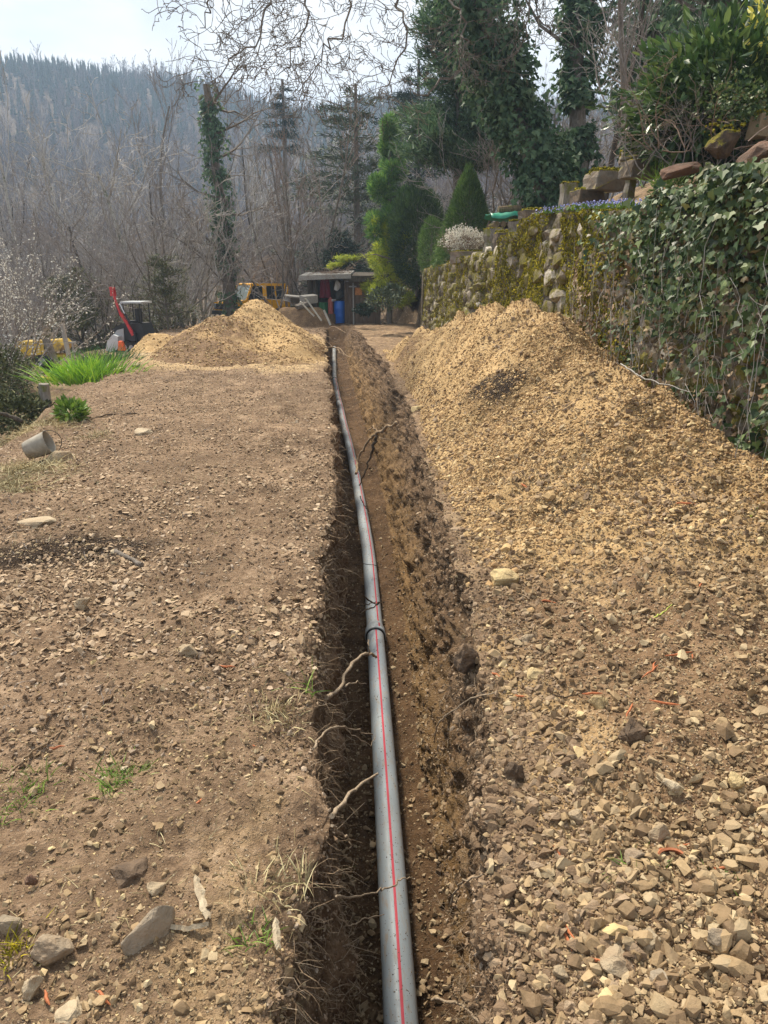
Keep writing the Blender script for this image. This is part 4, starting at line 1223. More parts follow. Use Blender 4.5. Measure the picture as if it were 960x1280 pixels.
ivy = thing('ivy', 'dense glossy ivy hanging over the near end of the stone wall', 'ivy', (WX, 5.5, 2.4))
def ivyden(y, z):
    f = fbm(y*1.3, z*1.3, 0, 3, 141)
    near = sstep(5.3, 4.4, y+.35*f)
    upper = sstep(1.15, 1.9, z+.30*f-.12*(y-6))*sstep(8.9, 7.6, y+.5*f)
    thin = .22*sstep(9.4, 7.5, y+.8*f)*sstep(-.35, .4, f)
    return np.clip(near+upper+thin, 0, 1)
pos, nr = grid_sample(Pw[:, :-2], 21000, lambda c, n: ivyden(c[..., 1], c[..., 2])*(c[..., 1] > 2.6)*(c[..., 1] < 9.5)/(c[..., 1]))
pos[:, 0] -= np.abs(R.normal(size=len(pos)))*.07*(.5+pos[:, 2]/2.4)+.10+.10*np.clip(fbm(pos[:, 1]*2, pos[:, 2]*2, 0, 2, 143), -.3, 1)
pos[:, 0] += WX
# over the top
n2 = 6500
p2 = np.stack([WX+.05+R.rand(n2)**1.3*1.35, 2.6+R.rand(n2)*5.6, np.zeros(n2)], -1)
p2 = p2[(p2[:, 1]+.6*fbm(p2[:, 1]*2, p2[:, 0]*2, 0, 2, 146) < 8.2-1.6*(p2[:, 0]-WX))]
p2[:, 2] = np.maximum(H(np.maximum(p2[:, 0], WX+.31), p2[:, 1])+.05, WTOP(p2[:, 1])+.05)+.10*R.rand(len(p2))+.10*fbm(p2[:, 0]*3, p2[:, 1]*3, 0, 2, 147)
pos = np.concatenate([pos, p2]); n = len(pos)
onface = (np.arange(n) < n-len(p2))
nrm = np.where(onface[:, None], [[-.75, -.25, .55]], [[-.3, -.3, .9]])+R.normal(size=(n, 3))*.42
dr = np.where(onface[:, None], [[-.25, -.1, -1.0]], [[-.6, -.2, -.35]])+R.normal(size=(n, 3))*.5
M = orient(nrm, dr); sz = .032+.052*R.rand(n)**1.4+.02*(R.rand(n) < .08)*(1+.35*onface*(pos[:, 1] < 5))
d = np.linalg.norm(pos-[0, 0, CAMZ], axis=1); sc_ = -(sz/d)*(.6+.8*(R.rand(n)))
o_ = np.argsort(sc_); pos, M, sz = pos[o_], M[o_], sz[o_]
base = np.array([WX, 5.5, 2.4]); lm = [mesh('leaf', v, f, M_ivy, smooth=False) for v, f in IVY]
def leaf_parts(parent, base, meshes, pos, M, sz, k, rz=0):
    for i in range(k):
        o = link('leaf', random.choice(meshes), parent)
        m = Matrix((M[i]*sz[i]).tolist()).to_4x4(); m.translation = Vector(pos[i]-base)
        o.matrix_local = m
leaf_parts(ivy, base, lm, pos, M, sz, 300)
V, F, A = join(IVY, pos[300:]-base, M[300:], sz[300:], R.rand(n-300))
ob('foliage', V, F, M_ivy, ivy, attrs={'rnd': A}, kind='stuff')
# hanging stems
S = []
for i in range(60):
    y = random.uniform(3.6, 9.0); z = random.uniform(.9, 2.3)
    p = np.array([0-.13-random.random()*.05, y-5.5, z-2.4]); l_ = random.uniform(.4, 1.7); r_ = random.choice([.0014, .002, .003])
    for k_ in range(8):
        q_ = p+np.array([random.gauss(0, .015), random.gauss(0, .055), -l_/8])
        S.append([*p, *q_, r_, r_*.9]); p = q_
V, F = segtubes(S, 4); ob('stems', V, F, M_twigp, ivy, kind='stuff')
S = []
for i in range(420):
    y = random.uniform(4.6, 9.2); z = random.uniform(.3, 1.6)
    p = np.array([0-.10-random.random()*.05, y-5.5, z-2.4]); d_ = np.array([-.2, random.gauss(0, .7), random.gauss(-.2, .8)]); r_ = .0015
    for k_ in range(4):
        d_ = d_+np.array([0, random.gauss(0, .4), random.gauss(0, .4)])
        q_ = p+d_/np.linalg.norm(d_)*.06; q_[0] = min(q_[0], -.04); S.append([*p, *q_, r_, r_*.8]); p = q_
V, F = segtubes(S, 3); ob('dead_tendrils', V, F, M_twig, ivy, kind='stuff')
# withered leaves low on the wall
pos, nr = grid_sample(Pw[:, :-9], 2600, lambda c, n: (c[..., 1] > 4.8)*(c[..., 1] < 9.4)*(c[..., 2] < 2.0)*patch(c, 2, 148))
pos[:, 0] -= .10+.05*R.rand(len(pos)); pos = pos-[0, 5.5, 2.4]
V, F, A = join(IVY, pos, orient(np.array([[-.8, -.2, .4]])+R.normal(size=pos.shape)*.5, np.array([[-.1, 0, -1.0]])+R.normal(size=pos.shape)*.6), R.uniform(.025, .055, len(pos)), R.rand(len(pos)))
ob('withered_leaves', V, F, M_deadleaf, ivy, attrs={'rnd': A}, kind='stuff')

# ================================================================ ON THE TERRACE
def terr(x, y):
    return float(H(x, y))+.03
def on_terrace(px, py, t):
    p = at(px, py, t)
    return p
M_post = bark('weathered stone post', (.13, .11, .095), (.32, .29, .25), 12, lich=(.15, .15, .05))
def mossy_top(parent, c, sx, sy, n, rz=0, h=.02):
    pos = np.stack([R.uniform(-.5, .5, n)*sx, R.uniform(-.5, .5, n)*sy, R.rand(n)*h], -1)
    V, F, A = join(PEB, pos+np.array(c), frames(np.array([[0, 0, 1.0]])+R.normal(size=(n, 3))*.3), R.uniform(.014, .032, n), R.rand(n))
    ob('moss', V, F, M_moss, parent, attrs={'rnd': A}, kind='stuff')
def post(px, py_top, py_bot, wpx, t, label, seed):
    b = at(px, py_bot, t); a = at(px, py_top, t); h = a.z-b.z; wd = wpx*t/FPX
    th = thing('stone_post', label, 'post', (b.x, b.y, b.z-.15), random.uniform(-.2, .2), 'mossy stone posts and slabs edging the terrace')
    mb = MB(); n = 7
    for k_ in range(1):
        mb.tube([[random.uniform(-.01, .01), random.uniform(-.01, .01), z_] for z_ in np.linspace(-.3, h+.15, n)], wd*.62*(1+.06*R.normal(size=n)), 5)
    mb.obj('shaft', M_post, th)
    mossy_top(th, (0, 0, h+.15), wd*1.0, wd*1.0, 200)
    return th
post(616, 287, 312, 20, 15.8, 'short mossy stone post at the foot of the terrace steps, the smallest of the row', 1)
post(645, 277, 306, 17, 13.9, 'pale mossy stone post, second up from the white flowering shrub', 2)
post(710, 231, 262, 18, 11.0, 'upright square stone post left of the big moss covered block', 3)
post(788, 205, 232, 12, 9.6, 'thin pale post under the mossy coping right of the big block', 4)
M_mslab = stone_mat('brown edging stone', [(0, (.10, .085, .07)), (.6, (.19, .165, .135)), (1, (.36, .33, .29))], sc=10, bumpd=.03, mossy=True)
def block(px, py, wpx, hpx, t, label, seed, moss=200, rz=.2, mat=None, dep=.8, tilt=(0, 0), rough=.05, mh=.02, npts=26):
    c = at(px, py, t); wd, hd = wpx*t/FPX, hpx*t/FPX
    th = thing('edging_stone', label, 'stone block', (c.x, c.y, c.z), rz)
    big_rock('block', (0, 0, 0), (wd, wd*dep, hd), 0, tilt, mat or M_mslab, cat=None, seed=seed, parent=th, rough=rough*(.9 if seed in (19, 20, 21) else .7), boxy=seed not in (19, 20, 21), npts=13)
    if moss:
        n = moss*4
        ang = R.uniform(0, 2*np.pi, n); rr = np.sqrt(R.rand(n))
        pos = np.stack([np.cos(ang)*np.clip(rr*1.25, 0, 1)*wd*.48, np.sin(ang)*np.clip(rr*1.25, 0, 1)*wd*dep*.46, hd*.50+R.rand(n)*mh*2.0-hd*.5*np.clip(rr-.75, 0, 1)*2.5], -1)
        V, F, A = join(PEB, pos, frames(np.array([[0, 0, 1.0]])+R.normal(size=(n, 3))*.3), R.uniform(.014, .032, n), R.rand(n))
        ob('moss', V, F, M_moss, th, attrs={'rnd': A}, kind='stuff')
    return th
block(756, 227, 42, 22, 10.2, 'big grey stone block capped with orange green moss on the terrace', 11, 260)
block(733, 250, 34, 20, 10.4, 'low dark stone with a moss cushion below the big capped block', 12, 140)
block(800, 197, 50, 12, 9.4, 'flat coping stone with bright moss just right of the big capped block', 13, 170, -.3)
block(826, 191, 34, 10, 9.0, 'narrow upper coping stone with moss below the laurel', 14, 110, -.3)
block(843, 176, 24, 16, 8.8, 'small white flecked boulder with moss under the laurel leaves', 15, 70, mat=M_rockw)
block(630, 300, 24, 18, 15.0, 'dark low stone between the two short posts', 16, 50)
block(668, 270, 32, 12, 12.8, 'mossy sloping slab between the second post and the upright post', 17, 90)
block(590, 322, 44, 14, 18.0, 'mossy flat stone beneath the white flowering shrub', 18, 120)
block(850, 214, 74, 24, 7.6, 'broad red brown slab of rock lying on top of the ivy wall', 19, 0, -.2, M_rockr, .7, (.1, -.25), rough=.05)
block(946, 194, 64, 32, 6.6, 'rust red angular rock at the right edge above the ivy', 20, 0, -.5, M_rockr, .9, (.2, -.35), rough=.05)
block(905, 180, 60, 40, 7.4, 'large dark rock with green moss leaning behind the rust red one', 21, 8, .4, stone_mat('dark rock', [(0, (.06, .045, .035)), (1, (.09, .07, .05))], sc=9, bumpd=.03, mossy=True), .7, (.1, -.5), rough=.04)
block(955, 158, 30, 26, 7.6, 'tan rock at the right edge under the laurel', 22, 20, .1, M_rockw, .8)
block(800, 213, 40, 20, 9.3, 'shadowed earthy stone under the flat coping stone', 23, 40)

# scilla patch and grass along the wall top
def blades(name, label, cat, base, n, sx, sy, hgt, wd, mat, lean=.35, kind=None, group=None, parent=None, zf=None, seg=3, rz=0.0):
    bx_, by_ = R.normal(size=n)*sx*.5, R.normal(size=n)*sy*.5
    bz = np.zeros(n)
    if zf:
        bz = np.array([zf(base[0]+a*math.cos(rz)-b*math.sin(rz), base[1]+a*math.sin(rz)+b*math.cos(rz)) for a, b in zip(bx_, by_)])-base[2]-.01
    c_, s_ = math.cos(rz), math.sin(rz)
    bx_, by_ = bx_*c_-by_*s_, bx_*s_+by_*c_
    p = np.stack([bx_, by_, bz], -1)
    d = unit(np.stack([bx_/max(sx, .01)*.6+R.normal(size=n)*lean, by_/max(sy, .01)*.6+R.normal(size=n)*lean, np.ones(n)], -1))
    side = unit(np.cross(d, R.normal(size=(n, 3))))
    L_ = hgt*R.uniform(.55, 1.15, n)
    VV = []
    for k_ in range(seg+1):
        f = 1-(k_/seg)**1.6*.92
        VV += [p-side*(wd*f/2), p+side*(wd*f/2)]
        d = unit(d+np.array([0, 0, -1.0])*(.18+.30*k_/seg)*lean*2.2*R.rand(n, 1)+np.stack([d[:, 0], d[:, 1], 0*d[:, 0]], -1)*.25)
        p = p+d*(L_/seg)[:, None]
    V = np.stack(VV, 1).reshape(-1, 3)
    m = 2*(seg+1)
    f1 = np.array([[2*k_, 2*k_+1, 2*k_+3, 2*k_+2] for k_ in range(seg)])
    F = (f1[None]+(np.arange(n)*m)[:, None, None]).reshape(-1, 4)
    o = ob(name, V, F, mat, parent, attrs={'rnd': np.repeat(R.rand(n), m)})
    if parent is None:
        o.location = base
        tag(o, label, cat, group, kind)
    return o
b = at(725, 250, 10.0)
n = 1500
fy = R.uniform(8.2, 12.2, n); fx = WX+.12+R.rand(n)**1.2*.42
fz_ = np.maximum(WTOP(fy)+.10, H(np.maximum(fx, WX+.31), fy))+.02
fp = np.stack([fx, fy, fz_], -1)
sc = thing('flower_patch', 'patch of small blue violet spring flowers along the wall top', 'flowers', (WX+.3, 10.2, 2.5))
V, F, A = join(QUAD, fp-[WX+.3, 10.2, 2.5], orient(R.normal(size=fp.shape), np.array([[0, 0, 1.0]])+R.normal(size=fp.shape)*.4), R.uniform(.03, .085, n)*(R.rand(n) < .55), R.rand(n))
ob('leaves', V, F, M_grass, sc, attrs={'rnd': A}, kind='stuff')
k_ = R.rand(n) < .5
fp2 = fp[k_]+np.stack([R.normal(size=k_.sum())*.03, R.normal(size=k_.sum())*.03, R.uniform(.01, .09, k_.sum())], -1)
V, F, A = join(PEB, fp2-[WX+.3, 10.2, 2.5], rotmats(len(fp2)), R.uniform(.012, .022, len(fp2)), R.rand(len(fp2)))
ob('blossoms', V, F, M_scilla, sc, attrs={'rnd': A}, kind='stuff')
p = at(835, 226, 8.2)
blades('grass_tuft', 'bright grass tuft on the wall top right of the thin pale post', 'grass', (p.x, p.y, p.z-.05), 150, .25, .2, .30, .011, M_grass, .4)

# ---- generic leafy masses
def leafmass(name, parent, c, rads, n, variants, size, mat, shell=.5, outw=1.0, clump=0, upb=.3, squash=None, base=(0, 0, 0), droop=0.0, parts=0, seed=0, cone=0.0, jag=.12):
    """leaves through an ellipsoid (or cone), facing outwards"""
    d = unit(R.normal(size=(n, 3)))
    rr = (shell+(1-shell)*R.rand(n)**.5)
    rr = rr*(1+jag*1.6*fbm(d[:, 0]*3, d[:, 1]*3, d[:, 2]*3+seed, 3, 151))
    P_ = d*rr[:, None]
    if cone:
        h = (P_[:, 2]+1)/2
        f = np.clip((1-h), .04, 1)**cone*1.25
        P_[:, 0] = P_[:, 0]/np.maximum(np.sqrt(np.maximum(1-(P_[:, 2]/np.maximum(rr, .01))**2, .05)), .2)*f
        P_[:, 1] = P_[:, 1]/np.maximum(np.sqrt(np.maximum(1-(P_[:, 2]/np.maximum(rr, .01))**2, .05)), .2)*f
    pos = P_*np.array(rads)+np.array(c)
    if clump:
        g = fbm(pos[:, 0]*clump, pos[:, 1]*clump, pos[:, 2]*clump, 2, 153+seed)
        keep = g > -.12
        pos, d = pos[keep], d[keep]
    m = len(pos)
    dr = d*outw+np.array([0, 0, upb-droop])+R.normal(size=(m, 3))*.45
    nm = np.array([[0, 0, 1.0]])+d*.6+R.normal(size=(m, 3))*.6
    s = R.uniform(.7, 1.3, m)*size
    M = orient(nm, dr)
    if parts:
        sc__ = -(s/np.linalg.norm(pos+np.array(base)-[0, 0, CAMZ], axis=1)-.5*s*(np.array(c)[1]-pos[:, 1] < 0))
        o_ = np.argsort(sc__); pos, M, s = pos[o_], M[o_], s[o_]
        leaf_parts(parent, np.zeros(3), [mesh('leaf', v, f, mat) for v, f in variants], pos, M, s, parts)
        pos, M, s = pos[parts:], M[parts:], s[parts:]; m -= parts
    V, F, A = join(variants, pos, M, s, R.rand(m))
    return ob(name, V, F, mat, parent, attrs={'rnd': A}, kind='stuff')
def grow(p0, d0, L0, r0, levels, rs, nseg=6, kids=(4, 3, 3), spread=.7, wob=.12, up=.05, lf=.62, rf=.55, tip=.003, start=.3, out=None, lev=0, droop=0.0):
    if out is None:
        out = []
    p = np.array(p0, float); d = np.array(d0, float); d /= np.linalg.norm(d)
    ns = max(2, nseg-lev)
    pts = [(p, r0, d)]
    for i in range(ns):
        d = d+rs.normal(size=3)*wob+np.array([0, 0, up-droop*lev*.5]); d /= np.linalg.norm(d)
        q_ = p+d*L0/ns
        ra = max(tip, r0*(1-(i/ns)*.75)); rb = max(tip*.8, r0*(1-((i+1)/ns)*.75))
        out.append([*p, *q_, ra, rb, lev]); p = q_
        pts.append((p, rb, d))
    if lev < levels:
        nk = kids[min(lev, len(kids)-1)]
        for k in range(nk):
            f = start+(1-start)*(k+rs.rand())/nk
            i = min(int(f*ns), ns-1); a, b = pts[i], pts[i+1]
            fr = f*ns-i
            pp = a[0]*(1-fr)+b[0]*fr
            rx_ = rs.normal(size=3); rx_ -= (rx_ @ a[2])*a[2]; rx_ /= np.linalg.norm(rx_)
            nd = a[2]*math.cos(spread*rs.uniform(.6, 1.2))+rx_*math.sin(spread*rs.uniform(.6, 1.2))
            grow(pp, nd, L0*lf*rs.uniform(.6, 1.15)*(1.15-.5*f), max(tip, a[1]*rf), levels, rs, nseg, kids, spread, wob*1.15, up, lf, rf, tip, .15, out, lev+1, droop)
    return out

# laurel
b = at(905, 118, 8.2)
lau = thing('laurel_bush', 'large glossy dark green laurel bush at the upper right edge', 'bush', (b.x+.25, b.y+.3, terr(b.x+.25, b.y+.3)))
lz = b.z-lau.location.z
st_ = []
rs = np.random.RandomState(5)
for k_ in range(9):
    st_ += grow((rs.normal()*.25, rs.normal()*.2, -.1), (rs.normal()*.5, rs.normal()*.4, 1), 1.15, .025, 2, rs, kids=(4, 3), tip=.004)
V, F = segtubes(np.array(st_)[:, :8], 4); ob('stem', V, F, M_barkd, lau)
LB = tuple(lau.location)
leafmass('foliage', lau, (.0, 0, lz+.05), (1.15, .9, .72), 4600, LANCE, .150, M_laurel, .45, 1.0, 0, .1, base=LB, parts=120, jag=.2)
leafmass('foliage', lau, (.55, -.1, lz-.30), (.9, .8, .55), 2200, LANCE, .14, M_laurel, .4, 1.0, 0, .1, base=LB, jag=.2)
leafmass('foliage', lau, (-.50, .1, lz-.28), (.55, .6, .42), 1500, LANCE, .14, M_laurel, .4, 1.0, 0, .1, base=LB, jag=.2)
leafmass('foliage', lau, (.8, .2, lz+.55), (.6, .6, .45), 1000, LANCE, .15, M_laurel, .4, 1.0, 0, .5, base=LB, jag=.25)
b = at(955, 30, 7.8)
ya = thing('yellow_leaved_shrub', 'sprig of bright yellow leaves in the upper right corner', 'shrub', tuple(b))
st_ = grow((.25, .1, -1.6), (-.12, 0, 1), 1.7, .014, 1, np.random.RandomState(3), kids=(5,), tip=.003); V, F = segtubes(np.array(st_)[:, :8], 4); ob('stem', V, F, M_bark, ya)
leafmass('foliage', ya, (0, 0, 0), (.16, .16, .28), 110, LANCE, .1, leafmat('yellow leaf', [(0, (.5, .46, .06)), (1, (.8, .74, .2))], .5, .3, .3), .2)
# dead brush between laurel and rocks, brown stems
b = at(868, 172, 8.0)
br = []
rs = np.random.RandomState(8)
for k_ in range(26):
    br += grow((rs.normal()*.35, rs.normal()*.25, -.35), (rs.normal()*.7, rs.normal()*.5, 1), .7, .008, 2, rs, kids=(4, 3), tip=.0022, wob=.2)
V, F = segtubes(np.array(br)[:, :8], 3)
o = ob('dead_brush', V, F, M_twig, label='dry leafless brush tangled under the laurel beside the rocks', cat='brush'); o.location = b
b = at(905, 155, 7.6)
br = []
for k_ in range(24):
    br += grow((rs.normal()*.4, rs.normal()*.2, -.25), (rs.normal()*1.2, rs.normal()*.5, .6), .8, .008, 2, rs, kids=(3, 3), tip=.0025, wob=.25)
V, F = segtubes(np.array(br)[:, :8], 3)
o = ob('dead_brush', V, F, M_twigr, label='russet dry brush draped over the large dark rock', cat='brush'); o.location = b
b = at(925, 128, 7.4)
o = thing('variegated_ivy', 'small leaved pale ivy trailing under the laurel at the right edge', 'ivy', tuple(b))
leafmass('foliage', o, (0, 0, 0), (.45, .3, .22), 700, IVY, .035, M_ivy, .1, jag=.3)

# ---- clipped conifers and shrubs behind the wall
def stem(parent, h, r, mat=None, lean=(0, 0)):
    V, F = polytube([[lean[0]*t_, lean[1]*t_, h*t_-.2*(1-t_)] for t_ in np.linspace(0, 1, 6)], r*np.linspace(1, .3, 6), 8)
    return ob('trunk', V, F, mat or M_bark, parent, smooth=True)
def evergreen(name, label, px, ptop, pbot, wpx, t, mat, n, size, cone=0.0, cat='shrub', seed=0, variants=NEEDLE, jag=.06, shell=.72, base_drop=.3):
    a, b_ = at(px, ptop, t), at(px, pbot, t)
    h = a.z-b_.z; r = wpx*t/FPX/2
    th = thing(name, label, cat, (b_.x, b_.y, b_.z-base_drop))
    h += base_drop
    stem(th, h*.85, .05)
    br = []
    rs = np.random.RandomState(seed)
    for k_ in range(26):
        f = rs.rand(); aa_ = rs.uniform(0, 6.28); rr = r*.8*(1-f*.8)
        br.append([0, 0, h*f*.8, math.cos(aa_)*rr, math.sin(aa_)*rr, h*f*.8+.25, .015, .005])
    V, F = segtubes(br, 3); ob('branches', V, F, M_bark, th)
    for sh, nn_, sg in ((shell, n, seed), (.2, n//3, seed+1)):
        leafmass('foliage', th, (0, 0, h*.5), (r, r, h*.5), nn_, variants, size, mat, sh, 1.0, 0, .6, seed=sg, cone=cone, jag=jag)
    return th
evergreen('yew_bush', 'tall egg shaped dark green clipped yew', 521, 234, 352, 68, 26.5, M_yew, 13000, .13, seed=3)
evergreen('round_shrub', 'small oval mid green shrub squeezed between the yew and the cone shaped cypress', 539, 273, 336, 32, 24, M_cone, 4500, .09, seed=5)
evergreen('cone_cypress', 'broad cone shaped green cypress above the wall', 583, 214, 325, 72, 21, M_cone, 14000, .10, cone=.75, seed=7, jag=.05)
b = at(579, 312, 18.3)
ws = thing('flowering_shrub', 'low round shrub covered in tiny white blossom on the wall top', 'shrub', (b.x, b.y, b.z-.35))
br = []
rs = np.random.RandomState(4)
for k_ in range(60):
    br += grow((rs.normal()*.08, rs.normal()*.08, 0), (rs.normal()*.6, rs.normal()*.6, 1), .75, .01, 1, rs, kids=(4,), tip=.004)
V, F = segtubes(np.array(br)[:, :8], 3); ob('stems', V, F, M_twigr, ws)
leafmass('blossoms', ws, (0, 0, .58), (.52, .5, .30), 2600, QUAD, .045, M_blossom, .35, jag=.2)
# green tarp with a log on top, over a wood stack
b = at(642, 268, 16.5)
tp_ = thing('green_tarpaulin', 'green tarpaulin sheet stretched over a low stack behind the stone posts', 'tarpaulin', tuple(b))
u = np.linspace(-.58, .55, 16); v = np.linspace(-.4, .4, 8); U, Vv = np.meshgrid(u, v, indexing='ij')
Zt = -.05*np.abs(U)+.04*fbm(U*3, Vv*3, 0, 3, 160)-.10*sstep(.3, .42, np.abs(Vv))-.04*U
o = ob('sheet', np.stack([U, Vv, Zt], -1), grid_faces(16, 8), simple('green tarp', (.03, .26, .17), .45, .4, .2, 6), tp_, smooth=True)
m_ = o.modifiers.new('thick', 'SOLIDIFY'); m_.thickness = .012
ld = thing('wood_stack', 'low dark stack of firewood under the green tarpaulin', 'wood stack', (b.x, b.y, b.z-.45))
for i in range(14):
    mb = MB(); xx, zz = -.45+(i % 7)*.15, .08+(i//7)*.14
    mb.tube([[xx, -.35, zz], [xx+.01, .35, zz]], .068, 8); mb.obj('log', M_log, ld)
lg = MB(); lg.tube([[-.33, 0, 0], [0, .01, .02], [.33, 0, .01]], [.075, .08, .072], 10)
o = lg.obj('log', M_log, smooth=False, label='pale log lying on top of the green tarpaulin', cat='log'); o.location = (b.x-.02, b.y, b.z+.095)

# rosette of silvery foliage at wall end and cairn
for px, py, t, w_, l_ in ((478, 372, 22, .5, 'grey green sprawling shrub at the far foot of the wall'), (492, 362, 23, .35, 'pale silvery shrub beside the end of the wall'), (455, 385, 25, .3, 'dark low shrub in front of the shed plank wall')):
    b = at(px, py, t)
    o = thing('low_shrub', l_, 'shrub', (b.x, b.y, b.z-.2))
    leafmass('foliage', o, (0, 0, .15), (w_, w_*.8, w_*.6), 1300, QUAD, .07, M_cedar if 'dark' not in l_ else M_spruce, .3, jag=.3)
    stem(o, .3, .02)

# ================================================================ LEFT BANK PLANTS AND THINGS
p = at(110, 472, 13.5); p.z -= .08
dz = lambda x, y: surf(x, y)
blades('daffodil_clump', 'big clump of bright green daffodil leaves at the edge of the left bank', 'plant', (p.x+.0, p.y, p.z), 800, .62, .5, .56, .024, M_daff, .26)
p2_ = at(132, 458, 15)
blades('daffodil_clump', 'second darker clump of daffodil leaves behind the bright one', 'plant', (p2_.x-.05, p2_.y+.3, p2_.z-.08), 380, .5, .35, .56, .020, leafmat('bluish leaves', [(0, (.03, .08, .03)), (1, (.09, .19, .06))], .5, .4, .2), .3)
p = hit(90, 526)
o = thing('leafy_plant', 'small dark green leafy plant on the slope below the daffodils', 'plant', (p.x, p.y, p.z))
leafmass('foliage', o, (0, 0, .10), (.16, .16, .12), 300, LANCE, .11, M_grass, .2, 1, 0, .6)
for px, py, n, s, hh, mat, lab in ((148, 975, 160, .075, .075, M_grass, 'bright green tuft of grass alone on the left bank'), (350, 893, 150, .12, .08, M_straw, 'yellow green mossy grass tuft at the left lip of the trench'),
        (22, 992, 160, .10, .06, M_grass, 'dull green mossy tuft at the left edge of the frame'), (335, 1105, 70, .10, .08, M_straw, 'sparse grass at the left lip near the bottom'),
        (395, 985, 30, .05, .16, M_grass, 'few long green blades leaning over the left lip'), (795, 1088, 60, .06, .06, M_grass, 'green sprout left of the curved orange shard'),
        (908, 1112, 60, .07, .05, M_grass, 'green sprout right of the curved orange shard'), (55, 858, 40, .05, .04, M_moss, 'tiny mossy tuft on the left bank'),
        (18, 1190, 90, .06, .06, M_moss, 'clump of moss under the grey stone at the left edge'), (40, 500+12, 160, .5, .15, M_grass, 'pale green grassy patch on the slope at the left edge'),
        (385, 1130, 60, .04, .10, M_straw, 'wisp of dry grass hanging at the left lip'), (320, 1175, 40, .05, .05, M_grass, 'small green tuft beside the pale torn splinter'),
        (585+20, 855-160, 0, 0, 0, None, None)):
    if n:
        p = hit(px, py)
        blades('grass_tuft', lab, 'grass', (p.x, p.y, p.z), n, s, s, hh, .0035+.0012*hh*10, mat, .6, zf=dz)
for i, (px, py, n, s) in enumerate(((30, 590, 420, .35), (45, 535, 380, .40), (10, 610, 260, .3), (120, 548, 90, .15))):
    p = hit(px, py)
    blades('dry_grass', ('straw coloured matted grass below the dirty bucket', 'dry yellow grass on the slope above the dirty bucket', 'dry grass at the left frame edge beside the bank', 'wispy dry grass beside the dark hollow on the bank')[i], 'grass', (p.x, p.y, p.z), n*2, s*1.2, s, .20, .006, M_straw, .9, zf=dz)
# spurge like strip on the gravel
lay([(812, 778), (825, 770), (840, 757)], .006, .003, leafmat('lime leaf', [(0, (.4, .45, .08)), (1, (.5, .55, .12))], .6, .3), 'long lime green leaf on the right heap', 'leaf', 'leaf', seed=71)
lay([(938, 648), (946, 638), (956, 630)], .006, .003, MATS['lime leaf'], 'pale green leaf strip on the heap near the right edge', 'leaf', 'leaf', seed=72)

# dirty bucket on its side
p = hit(36, 580)
bk = thing('bucket', 'dirty white bucket lying on its side in the dry grass at the left edge', 'bucket', (p.x, p.y, p.z+.12), .0)
bk.rotation_euler = (rad(20), rad(68), rad(25))
M_buck = simple('dirty plastic', (.32, .29, .24), .8, .2, .35, 4, dirt=(.17, .125, .085))
mb = MB()
bk.scale = (.8, .8, .8)
V, F = polytube([[0, 0, z_] for z_ in (0, .02, .1, .2, .27, .28)], [.105, .11, .12, .13, .137, .143], 28)
o = ob('shell', V, F, M_buck, bk, smooth=True); m_ = o.modifiers.new('thick', 'SOLIDIFY'); m_.thickness = .005
V = [[.105*math.cos(a), .105*math.sin(a), .003] for a in np.linspace(0, 2*np.pi, 29)[:-1]]+[[0, 0, .003]]
ob('base', V, [[i, (i+1) % 28, 28] for i in range(28)], M_buck, bk)
V, F = polytube([[.143*math.cos(a), .143*math.sin(a)*.5-.02, .275+.13*abs(math.sin(a))] for a in np.linspace(0, math.pi, 12)], .004, 6); ob('handle', V, F, M_rubber, bk, smooth=True)

# stump / old post and bits by the daffodils
def lowpost(px, py, t, h, r, label, mat=M_post, name='old_post', cat='post', tilt=(0, 0)):
    b = at(px, py, t)
    mb = MB(); mb.tube([[0, 0, -.3], [0, .005, h*.5], [.01, 0, h]], [r*1.05, r, r*.9], 9)
    o = mb.obj(name, mat, label=label, cat=cat); o.location = b; o.rotation_euler = (tilt[0], tilt[1], 0)
    return o
lowpost(57, 503, 12.0, .30, .09, 'grey broken stump post at the edge of the bank below the yellow machine')
lowpost(68, 452, 17.5, .55, .10, 'grey leaning post in front of the yellow machine', tilt=(0, -.25))
lowpost(85, 440, 19, .7, .06, 'thin pale post beside the yellow machine', M_twigp, tilt=(0, -.1))
b = at(68, 466, 15.5)
o = thing('black_pot', 'black plastic plant pot tipped over left of the daffodils', 'pot', tuple(b)); o.rotation_euler = (.3, -.5, 0)
V, F = polytube([[0, 0, 0], [0, 0, .25], [0, 0, .27]], [.10, .15, .16], 16); q_ = ob('shell', V, F, M_rubber, o, smooth=True); m_ = q_.modifiers.new('t', 'SOLIDIFY'); m_.thickness = .008
V = [[.10*math.cos(a), .10*math.sin(a), .003] for a in np.linspace(0, 2*np.pi, 17)[:-1]]+[[0, 0, .003]]
ob('base', V, [[i, (i+1) % 16, 16] for i in range(16)], M_rubber, o)
M_yel = simple('yellow machine paint', (.62, .40, .035), .42, .5, .12, 4, dirt=(.22, .16, .08))
b = at(61, 474, 15.2)
mb = MB(); mb.box((0, 0, 0), (.30, .18, .07), jit=.01); o = mb.obj('yellow_crate_lid', M_yel, label='flat yellow plastic lid lying beside the black pot', cat='lid'); o.location = b; o.rotation_euler = (.1, .1, .3)

